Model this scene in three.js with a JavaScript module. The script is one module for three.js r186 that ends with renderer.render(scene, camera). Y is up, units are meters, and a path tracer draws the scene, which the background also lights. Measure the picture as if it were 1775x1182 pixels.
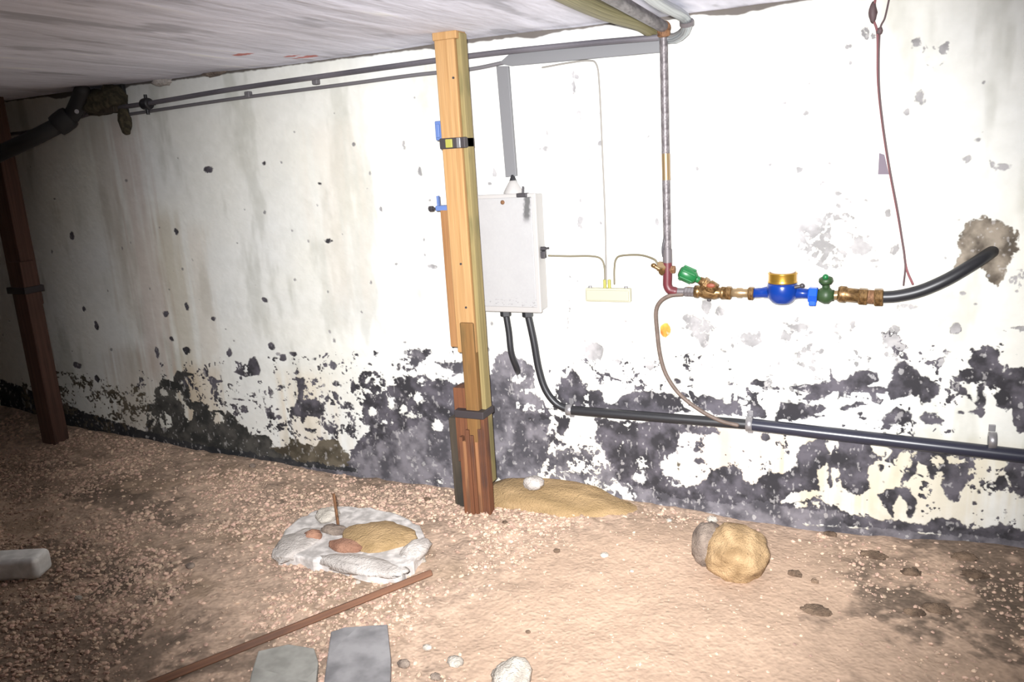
import * as THREE from 'three';
import { RoundedBoxGeometry } from 'three/addons/geometries/RoundedBoxGeometry.js';
import { mergeGeometries, mergeVertices } from 'three/addons/utils/BufferGeometryUtils.js';

// ---------------------------------------------------------------- camera, light, exposure
const scene = new THREE.Scene();
scene.background = new THREE.Color(0x000000);
const camera = new THREE.PerspectiveCamera(46.21, 1775 / 1182, 0.02, 40);
const EYE = new THREE.Vector3(0, 1.0023, 2.0698);
camera.position.copy(EYE);
camera.up.set(-0.0421, 0.9719, -0.2315);
camera.lookAt(EYE.x - 0.41366, EYE.y - 0.22785, EYE.z - 0.88146);
const renderer = new THREE.WebGLRenderer({ antialias: true });
renderer.toneMapping = THREE.LinearToneMapping;
renderer.toneMappingExposure = 1.0;
renderer.shadowMap.enabled = true;

// the photographer's flash, just above and to the left of the lens
const flash = new THREE.SpotLight(0xfbfbfc, 43, 0, THREE.MathUtils.degToRad(38.4), 1, 2);
flash.position.set(EYE.x - 0.03, EYE.y + 0.045, EYE.z + 0.02);
flash.target.position.set(...[-0.7673, 0.5112, 0]);
flash.castShadow = true;
flash.shadow.radius = 1.2;
flash.shadow.mapSize.set(2048, 2048);
flash.shadow.camera.near = 0.05; flash.shadow.camera.far = 8;
scene.add(flash, flash.target);

// ---------------------------------------------------------------- helpers
let seed = 7;
const rnd = () => { seed = (seed + 0x6D2B79F5) | 0; let t = Math.imul(seed ^ (seed >>> 15), 1 | seed); t = (t + Math.imul(t ^ (t >>> 7), 61 | t)) ^ t; return ((t ^ (t >>> 14)) >>> 0) / 4294967296; };
const rr = (a, b) => a + (b - a) * rnd();
const clamp = (x, a = 0, b = 1) => x < a ? a : x > b ? b : x;
const sstep = (a, b, x) => { const t = clamp((x - a) / (b - a)); return t * t * (3 - 2 * t); };
const mix = (a, b, t) => a + (b - a) * t;
function hash3(x, y, z) { let n = (Math.imul(x, 374761393) + Math.imul(y, 668265263) + Math.imul(z, 1442695041)) | 0; n = Math.imul(n ^ (n >>> 13), 1274126177); n ^= n >>> 16; return (n >>> 0) / 4294967296; }
function vn2(x, y, s = 0) {
  const xi = Math.floor(x), yi = Math.floor(y); let fx = x - xi, fy = y - yi; fx = fx * fx * (3 - 2 * fx); fy = fy * fy * (3 - 2 * fy);
  const a = hash3(xi, yi, s), b = hash3(xi + 1, yi, s), c = hash3(xi, yi + 1, s), d = hash3(xi + 1, yi + 1, s);
  return a + (b - a) * fx + (c - a) * fy + (a - b - c + d) * fx * fy;
}
function vn3(x, y, z, s = 0) {
  const zi = Math.floor(z); let f = z - zi; f = f * f * (3 - 2 * f);
  return mix(vn2(x, y, zi * 31 + s), vn2(x, y, (zi + 1) * 31 + s), f);
}
function fbm(x, y, o = 4, s = 0) { let v = 0, a = 0.5, t = 0; for (let i = 0; i < o; i++) { v += a * vn2(x, y, s + i * 17); t += a; x = x * 2.03 + 3.1; y = y * 2.03 + 1.7; a *= 0.55; } return v / t; }
function fbm3(x, y, z, o = 4, s = 0) { let v = 0, a = 0.5, t = 0; for (let i = 0; i < o; i++) { v += a * vn3(x, y, z, s + i * 17); t += a; x = x * 2.03 + 3.1; y = y * 2.03 + 1.7; z = z * 2.03 + 2.3; a *= 0.55; } return v / t; }
const toS = v => { v = clamp(v); return Math.round(255 * (v <= 0.0031308 ? 12.92 * v : 1.055 * Math.pow(v, 1 / 2.4) - 0.055)); };
function tex(w, h, fn, wrap = THREE.MirroredRepeatWrapping, srgb = true) {        // fn(i, j) gives linear r, g, b
  const d = new Uint8Array(w * h * 4);
  for (let j = 0, o = 0; j < h; j++) for (let i = 0; i < w; i++, o += 4) {
    const c = fn(i, j);
    if (srgb) { d[o] = toS(c[0]); d[o + 1] = toS(c[1]); d[o + 2] = toS(c[2]); } else { d[o] = d[o + 1] = d[o + 2] = Math.round(255 * clamp(c)); }
    d[o + 3] = 255;
  }
  const t = new THREE.DataTexture(d, w, h, THREE.RGBAFormat);
  t.wrapS = t.wrapT = wrap; t.magFilter = THREE.LinearFilter; t.minFilter = THREE.LinearMipmapLinearFilter; t.generateMipmaps = true;
  if (srgb) t.colorSpace = THREE.SRGBColorSpace;
  t.needsUpdate = true; return t;
}
const lin = (r, g, b) => new THREE.Color().setRGB(r, g, b);
const mat = (c, rough = 0.7, metal = 0, extra = {}) => new THREE.MeshStandardMaterial({ color: Array.isArray(c) ? lin(...c) : c, roughness: rough, metalness: metal, ...extra });
const V = p => new THREE.Vector3(...p);

// geometry helpers: everything is written in world metres
function plain(g) { let q = g.index ? g.toNonIndexed() : g; for (const k of Object.keys(q.attributes)) if (!['position', 'normal', 'uv'].includes(k)) q.deleteAttribute(k); if (!q.attributes.uv) q.setAttribute('uv', new THREE.BufferAttribute(new Float32Array(q.attributes.position.count * 2), 2)); return q; }
const merge = gs => gs.length === 1 ? gs[0] : mergeGeometries(gs.map(plain));
function boxUV(g) {                                                              // uv in metres, v along y
  g = plain(g); const p = g.attributes.position, n = g.attributes.normal, u = g.attributes.uv;
  for (let i = 0; i < p.count; i++) {
    const ax = Math.abs(n.getX(i)), ay = Math.abs(n.getY(i)), az = Math.abs(n.getZ(i));
    if (ay > ax && ay > az) u.setXY(i, p.getX(i), p.getZ(i)); else if (ax > az) u.setXY(i, p.getZ(i) + 0.37, p.getY(i)); else u.setXY(i, p.getX(i), p.getY(i));
  }
  return g;
}
function box(a, b, r = 0.002) {                                                  // corner to corner
  const s = [0, 1, 2].map(k => Math.abs(b[k] - a[k])), c = [0, 1, 2].map(k => (a[k] + b[k]) / 2);
  const g = new RoundedBoxGeometry(s[0], s[1], s[2], 2, Math.min(r, ...s.map(x => x * 0.45))); g.translate(...c); return g;
}
function orient(g, a, b) {                                                       // geometry along +y, centred, moved between a and b
  const A = V(a), B = V(b), d = B.clone().sub(A);
  g.applyQuaternion(new THREE.Quaternion().setFromUnitVectors(new THREE.Vector3(0, 1, 0), d.clone().normalize()));
  const m = A.add(B).multiplyScalar(0.5); g.translate(m.x, m.y, m.z); return g;
}
function rod(a, b, r0, r1 = r0, seg = 20) { const L = V(a).distanceTo(V(b)); return orient(new THREE.CylinderGeometry(r1, r0, L, seg, 1), a, b); }
function turned(a, b, prof, seg = 24) {                                          // lathe along a -> b, prof = [[t, r], ...]
  const L = V(a).distanceTo(V(b)); const pts = prof.map(([t, r]) => new THREE.Vector2(Math.max(r, 1e-5), (t - 0.5) * L));
  return orient(new THREE.LatheGeometry(pts, seg), a, b);
}
function hexnut(a, b, r) { const L = V(a).distanceTo(V(b)), c = Math.min(0.002, L * 0.2) / L; const g = turned(a, b, [[0, 0], [0, r * 0.9], [c, r], [1 - c, r], [1, r * 0.9], [1, 0]], 6); const q = plain(g); q.computeVertexNormals(); return q; }
function tube(pts, r, seg = 64, rad = 14, tension = 0.5) {
  const c = new THREE.CatmullRomCurve3(pts.map(V), false, 'catmullrom', tension);
  const g = [plain(new THREE.TubeGeometry(c, seg, r, rad, false))];
  for (const t of [0, 1]) { const s = new THREE.SphereGeometry(r * 0.98, rad, 8); const p = c.getPointAt(t); s.translate(p.x, p.y, p.z); g.push(plain(s)); }
  return mergeGeometries(g);
}
function ball(c, rx, ry = rx, rz = rx, d = 20) { const g = new THREE.SphereGeometry(1, d, Math.round(d * 0.7)); g.scale(rx, ry, rz); g.translate(...c); return g; }
function lump(c, rx, ry, rz, amp = 0.25, freq = 2, s = 1, detail = 4, cols) { // uneven stone
  let g = mergeVertices(new THREE.IcosahedronGeometry(1, detail).deleteAttribute('uv').deleteAttribute('normal')); const p = g.attributes.position;
  for (let i = 0; i < p.count; i++) {
    const x = p.getX(i), y = p.getY(i), z = p.getZ(i);
    let k = 1 + amp * (fbm3(x * freq + 9 + s * 3.7, y * freq + 5, z * freq + s, 4, s) - 0.5) * 2 + amp * 0.18 * (vn3(x * 9 + s, y * 9, z * 9 + 4, s) - 0.5);
    p.setXYZ(i, c[0] + x * k * rx, c[1] + y * k * ry, c[2] + z * k * rz);
  }
  g.computeVertexNormals(); g = g.toNonIndexed(); const n = g.attributes.position.count, u = new Float32Array(n * 2);
  for (let i = 0; i < n; i++) { u[i * 2] = g.attributes.position.getX(i) + g.attributes.position.getZ(i) * 0.25; u[i * 2 + 1] = g.attributes.position.getY(i) - g.attributes.position.getZ(i) * 0.8; }
  g.setAttribute('uv', new THREE.BufferAttribute(u, 2));
  if (cols) {                                                                    // mineral mottling, [dark, light]
    const q = new Float32Array(n * 3), P = g.attributes.position;
    for (let i = 0; i < n; i++) { const X = P.getX(i), Y = P.getY(i), Z = P.getZ(i), t = clamp((fbm3(X * 45, Y * 45, Z * 45, 4, s) - 0.28) * 2.1 + 0.5 * (vn3(X * 260, Y * 260, Z * 260, s) - 0.5)); for (let k = 0; k < 3; k++) q[i * 3 + k] = mix(cols[0][k], cols[1][k], t); }
    g.setAttribute('color', new THREE.BufferAttribute(q, 3));
  }
  return g;
}
function slab(outline, y0, y1, bevel = 0.004) {                                  // outline [[x, z], ...] raised from y0 to y1
  const s = new THREE.Shape(outline.map(([x, z]) => new THREE.Vector2(x, -z)));
  const g = new THREE.ExtrudeGeometry(s, { depth: y1 - y0 - 2 * bevel, bevelEnabled: true, bevelSize: bevel, bevelThickness: bevel, bevelSegments: 2, bevelOffset: -bevel, steps: 1 });
  g.rotateX(-Math.PI / 2); g.translate(0, y0 + bevel, 0); return g;
}
const used = {};
function numbered(n) { if (!(n in used)) { used[n] = 0; return n; } return n + '_' + String(++used[n]).padStart(3, '0'); }
function thing(name, label, category, at = [0, 0, 0], group) {
  const o = new THREE.Group(); o.name = numbered(name); o.position.set(...at); o.userData = { label, category }; if (group) o.userData.group = group; scene.add(o); return o;
}
function part(parent, name, g, m, label) {                                       // g in world metres; parent a thing or one of its parts
  let root = parent; while (root.parent && root.parent !== scene) root = root.parent;
  g = Array.isArray(g) ? merge(g) : g; g = g.clone().translate(-root.position.x, -root.position.y, -root.position.z);
  const o = new THREE.Mesh(g, m); o.name = name; o.castShadow = o.receiveShadow = true; if (label) o.userData.label = label; parent.add(o); return o;
}
function solo(name, label, category, g, m, group) {                              // a thing that is one mesh
  g = Array.isArray(g) ? merge(g) : g; g = g.clone(); g.computeBoundingBox(); const b = g.boundingBox, at = [(b.min.x + b.max.x) / 2, b.min.y, (b.min.z + b.max.z) / 2];
  g.translate(-at[0], -at[1], -at[2]);
  const o = new THREE.Mesh(g, m); o.name = numbered(name); o.position.set(...at); o.castShadow = o.receiveShadow = true; o.userData = { label, category }; if (group) o.userData.group = group; scene.add(o); return o;
}
function structure(name, label, category, g, m) { const o = new THREE.Mesh(Array.isArray(g) ? merge(g) : g, m); o.name = name; o.castShadow = o.receiveShadow = true; o.userData = { label, category, kind: 'structure' }; scene.add(o); return o; }

// ---------------------------------------------------------------- back wall: flaking whitewash over grey render
const CEIL = 1.31, XL = -4.6, XR = 2.4, ZF = 4.4;
const PEEL = [[1,3,0.8,0.03,[[-1.081,0.337],[-1.05,0.357],[-1.021,0.422],[-1.001,0.432],[-0.983,0.424],[-0.95,0.408],[-0.913,0.401],[-0.905,0.375],[-0.909,0.307],[-0.882,0.287],[-0.866,0.252],[-0.862,0.225],[-0.871,0.188],[-0.873,0.113],[-0.888,0.093],[-0.924,0.042],[-0.974,0.026],[-1.105,0.02]]],[1,0,0.6,0.03,[[-0.973,0.271],[-0.878,0.283],[-0.861,0.248],[-0.871,0.188],[-0.903,0.166],[-0.939,0.2],[-0.967,0.216]]],[1,0,1,0.03,[[-0.839,0.326],[-0.833,0.348],[-0.806,0.359],[-0.796,0.377],[-0.769,0.388],[-0.748,0.345],[-0.749,0.315],[-0.773,0.282],[-0.791,0.285],[-0.818,0.283],[-0.831,0.304]]],[1,0,0.5,0.03,[[-0.738,0.329],[-0.713,0.339],[-0.696,0.327],[-0.697,0.301],[-0.663,0.299],[-0.641,0.323],[-0.619,0.335],[-0.556,0.34],[-0.491,0.338],[-0.492,0.275],[-0.6,0.27],[-0.738,0.276]]],[1,0,0.7,0.03,[[-0.721,0.251],[-0.686,0.254],[-0.651,0.253],[-0.6,0.253],[-0.492,0.266],[-0.493,0.172],[-0.522,0.16],[-0.531,0.133],[-0.523,0.09],[-0.495,0.049],[-0.495,-0.004],[-0.563,-0.005],[-0.605,0.026],[-0.626,0.055],[-0.657,0.06],[-0.678,0.09],[-0.694,0.133],[-0.715,0.162],[-0.728,0.183],[-0.718,0.22]]],[1,0,1,0.03,[[-0.847,0.249],[-0.802,0.248],[-0.803,0.212],[-0.823,0.183],[-0.846,0.19]]],[1,3,1,0.004,[[-0.885,0.065],[-0.781,0.082],[-0.692,0.074],[-0.605,0.053],[-0.495,0.032],[-0.495,-0.022],[-0.649,0.006],[-0.878,0.019]]],[1,0,0.5,0.03,[[-0.532,0.335],[-0.484,0.329],[-0.476,0.312],[-0.442,0.293],[-0.532,0.285]]],[1,0,0.6,0.03,[[-0.442,0.328],[-0.417,0.343],[-0.359,0.339],[-0.355,0.322],[-0.307,0.33],[-0.275,0.328],[-0.251,0.313],[-0.251,0.295],[-0.306,0.291],[-0.343,0.292],[-0.384,0.293],[-0.417,0.295]]],[1,0,0.6,0.03,[[-0.533,0.253],[-0.384,0.253],[-0.371,0.236],[-0.396,0.234],[-0.477,0.226],[-0.484,0.189],[-0.499,0.165],[-0.534,0.179]]],[1,0,0.7,0.03,[[-0.227,0.302],[-0.216,0.337],[-0.159,0.341],[-0.104,0.337],[-0.103,0.325],[-0.129,0.314],[-0.107,0.312],[-0.114,0.299],[-0.227,0.293]]],[1,0,0.5,0.03,[[-0.194,0.378],[-0.161,0.387],[-0.124,0.395],[-0.102,0.403],[-0.1,0.452],[-0.093,0.412],[-0.077,0.405],[-0.055,0.414],[-0.053,0.378],[-0.094,0.371],[-0.108,0.353],[-0.137,0.349],[-0.171,0.346],[-0.138,0.368],[-0.16,0.372]]],[1,0,0.6,0.03,[[-0.536,0.062],[-0.483,0.069],[-0.426,0.085],[-0.396,0.121],[-0.363,0.148],[-0.313,0.144],[-0.305,0.114],[-0.284,0.098],[-0.265,0.128],[-0.241,0.144],[-0.209,0.139],[-0.182,0.159],[-0.175,0.178],[-0.172,0.217],[-0.149,0.232],[-0.127,0.256],[-0.101,0.254],[-0.096,0.212],[-0.103,0.177],[-0.125,0.162],[-0.12,0.132],[-0.116,0.106],[-0.154,0.097],[-0.185,0.089],[-0.208,0.059],[-0.153,0.073],[-0.123,0.088],[-0.084,0.062],[-0.042,0.055],[-0.041,0.033],[-0.191,0.021],[-0.354,0.011],[-0.44,0.004],[-0.537,-0.01]]],[1,0,0.6,0.03,[[-0.104,0.207],[-0.081,0.205],[-0.048,0.23],[-0.044,0.115],[-0.06,0.122],[-0.065,0.164],[-0.088,0.17],[-0.086,0.119],[-0.097,0.126],[-0.099,0.169]]],[1,3,0.8,0.03,[[-0.537,0.033],[-0.354,0.039],[-0.231,0.051],[-0.042,0.047],[-0.041,0.012],[-0.231,-0.003],[-0.537,-0.015]]],[1,0,0.5,0.03,[[-0.081,0.401],[-0.051,0.423],[-0.025,0.435],[0.006,0.427],[0.011,0.412],[-0.011,0.396],[0.029,0.394],[0.036,0.424],[0.048,0.449],[0.064,0.469],[0.085,0.451],[0.107,0.428],[0.142,0.406],[0.147,0.392],[0.135,0.372],[0.107,0.355],[0.098,0.379],[0.056,0.366],[0.039,0.36],[0.029,0.379],[0.008,0.377],[0.018,0.348],[-0.0,0.357],[-0.01,0.381],[-0.041,0.379],[-0.08,0.356]]],[1,0,0.5,0.03,[[-0.079,0.335],[-0.036,0.354],[-0.022,0.35],[-0.035,0.334],[-0.079,0.325]]],[1,0,0.5,0.03,[[0.015,0.302],[0.019,0.313],[0.052,0.346],[0.087,0.333],[0.088,0.314],[0.071,0.305]]],[1,0,0.5,0.03,[[0.104,0.325],[0.116,0.338],[0.15,0.324],[0.153,0.309],[0.118,0.309]]],[1,0,0.7,0.03,[[0.2,0.509],[0.208,0.514],[0.212,0.501],[0.235,0.511],[0.257,0.503],[0.257,0.48],[0.269,0.466],[0.274,0.453],[0.323,0.46],[0.335,0.307],[0.304,0.304],[0.296,0.36],[0.261,0.358],[0.255,0.386],[0.269,0.41],[0.241,0.423],[0.233,0.427],[0.218,0.416],[0.177,0.423],[0.184,0.443],[0.208,0.454],[0.198,0.472]]],[1,0,0.5,0.03,[[0.166,0.403],[0.178,0.414],[0.203,0.396],[0.217,0.373],[0.218,0.412],[0.234,0.417],[0.244,0.375],[0.242,0.346],[0.235,0.331],[0.223,0.34],[0.202,0.343],[0.218,0.359],[0.204,0.382]]],[1,0,1,0.002,[[0.008,0.535],[0.043,0.541],[0.057,0.513],[0.05,0.493],[0.068,0.475],[0.077,0.46],[0.059,0.469],[0.042,0.488],[0.024,0.506]]],[1,0,0.6,0.03,[[-0.076,0.252],[-0.005,0.259],[0.015,0.209],[-0.002,0.181],[0.004,0.129],[-0.022,0.099],[-0.05,0.106],[-0.055,0.143],[-0.074,0.163]]],[1,0,0.5,0.03,[[0.026,0.262],[0.187,0.263],[0.192,0.244],[0.226,0.232],[0.227,0.208],[0.215,0.206],[0.213,0.176],[0.204,0.119],[0.188,0.107],[0.17,0.125],[0.16,0.154],[0.162,0.195],[0.138,0.172],[0.128,0.196],[0.106,0.214],[0.103,0.178],[0.087,0.155],[0.074,0.159],[0.094,0.192],[0.101,0.234],[0.075,0.231],[0.063,0.199],[0.037,0.201],[0.049,0.229]]],[1,0,0.4,0.03,[[0.023,0.111],[0.045,0.129],[0.084,0.139],[0.107,0.111],[0.112,0.086],[0.101,0.058],[0.09,0.056],[0.086,0.098],[0.071,0.122],[0.056,0.078],[0.061,0.052],[0.047,0.071]]],[1,0,0.6,0.03,[[0.338,0.264],[0.304,0.251],[0.291,0.205],[0.305,0.177],[0.328,0.141],[0.347,0.143]]],[1,0,0.6,0.03,[[-0.07,0.06],[-0.038,0.048],[0.026,0.047],[0.088,0.051],[0.132,0.046],[0.156,0.071],[0.211,0.069],[0.221,0.044],[0.261,0.055],[0.305,0.072],[0.354,0.054],[0.357,0.014],[0.277,0.011],[0.159,0.019],[0.072,0.011],[-0.069,0.011]]],[1,3,0.5,0.03,[[-0.069,0.016],[0.159,0.027],[0.356,0.029],[0.359,-0.021],[0.161,-0.013],[-0.068,-0.022]]],[1,0,0.6,0.03,[[-1.792,0.302],[-1.759,0.304],[-1.761,0.273],[-1.776,0.226],[-1.722,0.231],[-1.687,0.215],[-1.692,0.179],[-1.731,0.166],[-1.775,0.163],[-1.786,0.125],[-1.725,0.13],[-1.734,0.106],[-1.772,0.107],[-1.792,0.119],[-1.797,0.161],[-1.835,0.167],[-1.836,0.194],[-1.806,0.21],[-1.79,0.244]]],[1,1,0.8,0.03,[[-1.853,0.081],[-1.8,0.067],[-1.746,0.064],[-1.71,0.086],[-1.646,0.092],[-1.609,0.05],[-1.592,0.025],[-1.598,-0.027],[-1.757,-0.017],[-1.928,-0.032],[-1.962,-0.031],[-1.952,0.033],[-1.859,0.047]]],[1,0,0.5,0.03,[[-1.517,0.341],[-1.467,0.344],[-1.473,0.335],[-1.508,0.329],[-1.512,0.298],[-1.524,0.302]]],[1,0,0.9,0.03,[[-1.523,0.267],[-1.505,0.273],[-1.482,0.262],[-1.436,0.274],[-1.41,0.293],[-1.383,0.324],[-1.343,0.339],[-1.301,0.346],[-1.265,0.336],[-1.206,0.331],[-1.131,0.328],[-1.159,-0.013],[-1.299,-0.022],[-1.446,-0.031],[-1.619,-0.029],[-1.61,0.045],[-1.591,0.07],[-1.539,0.121],[-1.515,0.149],[-1.533,0.166],[-1.528,0.21]]],[1,3,1.2,0.03,[[-1.375,0.171],[-1.14,0.217],[-1.159,-0.013],[-1.299,-0.022],[-1.446,-0.031],[-1.619,-0.029],[-1.613,0.022],[-1.534,0.076]]],[1,3,0.6,0.03,[[-1.246,0.39],[-1.206,0.388],[-1.17,0.386],[-1.125,0.401],[-1.128,0.365],[-1.197,0.336],[-1.172,0.366],[-1.216,0.372]]],[1,0,0.25,0.03,[[-2.074,0.306],[-2.037,0.32],[-2.014,0.341],[-2.0,0.334],[-1.991,0.358],[-1.965,0.369],[-1.955,0.356],[-1.945,0.318],[-1.957,0.302],[-2.018,0.29]]],[1,0,0.25,0.03,[[-2.194,0.279],[-2.174,0.286],[-2.156,0.273],[-2.121,0.269],[-2.159,0.259],[-2.17,0.242],[-2.191,0.255]]],[1,4,0.7,0.03,[[-2.476,0.227],[-2.453,0.233],[-2.436,0.259],[-2.398,0.258],[-2.372,0.251],[-2.362,0.285],[-2.336,0.295],[-2.298,0.293],[-2.268,0.286],[-2.314,0.267],[-2.351,0.248],[-2.3,0.235],[-2.297,0.194],[-2.29,0.178],[-2.248,0.177],[-2.206,0.176],[-2.211,0.151],[-2.158,0.155],[-2.138,0.148],[-2.127,0.158],[-2.104,0.143],[-2.088,0.12],[-2.046,0.099],[-2.036,0.072],[-1.96,0.083],[-1.934,0.061],[-1.949,0.031],[-1.848,-0.002],[-1.854,-0.039],[-2.001,-0.044],[-2.101,-0.043],[-2.261,-0.057],[-2.313,-0.045],[-2.433,-0.041],[-2.662,-0.029],[-2.649,0.026],[-2.563,0.043],[-2.535,0.141],[-2.489,0.171]]],[1,0,0.6,0.03,[[-1.96,0.227],[-1.942,0.22],[-1.942,0.189],[-1.921,0.175],[-1.91,0.152],[-1.886,0.154],[-1.912,0.14],[-1.94,0.145],[-1.951,0.192]]],[1,5,0.6,0.03,[[-3.391,0.2],[-3.182,0.151],[-2.884,0.087],[-2.632,0.049],[-2.423,0.017],[-2.082,0.006],[-1.821,-0.005],[-1.576,-0.003],[-1.586,-0.084],[-2.158,-0.112],[-3.48,-0.082]]],[1,5,0.6,0.03,[[-3.618,0.225],[-3.391,0.2],[-3.48,-0.082],[-3.712,-0.05]]],[1,0,1.7,-0.013,[[-1.029,0.378],[0.306,0.511],[0.392,0.461],[0.429,0.015],[-0.142,-0.03],[-1.057,-0.016]]],[1,0,1.7,-0.011,[[-2.545,0.288],[-1.143,0.426],[-1.179,-0.012],[-2.061,-0.032],[-2.611,0.003]]],[1,3,0.35,0.03,[[-2.148,-0.055],[-1.823,-0.023],[-1.531,-0.019],[-1.179,-0.012],[-0.979,-0.029],[-0.699,-0.003],[-0.446,0.003],[-0.143,0.006],[0.128,0.021],[0.439,0.04],[0.446,-0.042],[-0.447,-0.114],[-1.192,-0.174],[-2.171,-0.183]]],[1,2,0.7,0.03,[[0.166,0.764],[0.176,0.79],[0.206,0.799],[0.236,0.794],[0.259,0.785],[0.279,0.767],[0.282,0.728],[0.265,0.706],[0.263,0.676],[0.243,0.644],[0.226,0.667],[0.213,0.689],[0.159,0.688],[0.169,0.715]]]];
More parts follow.
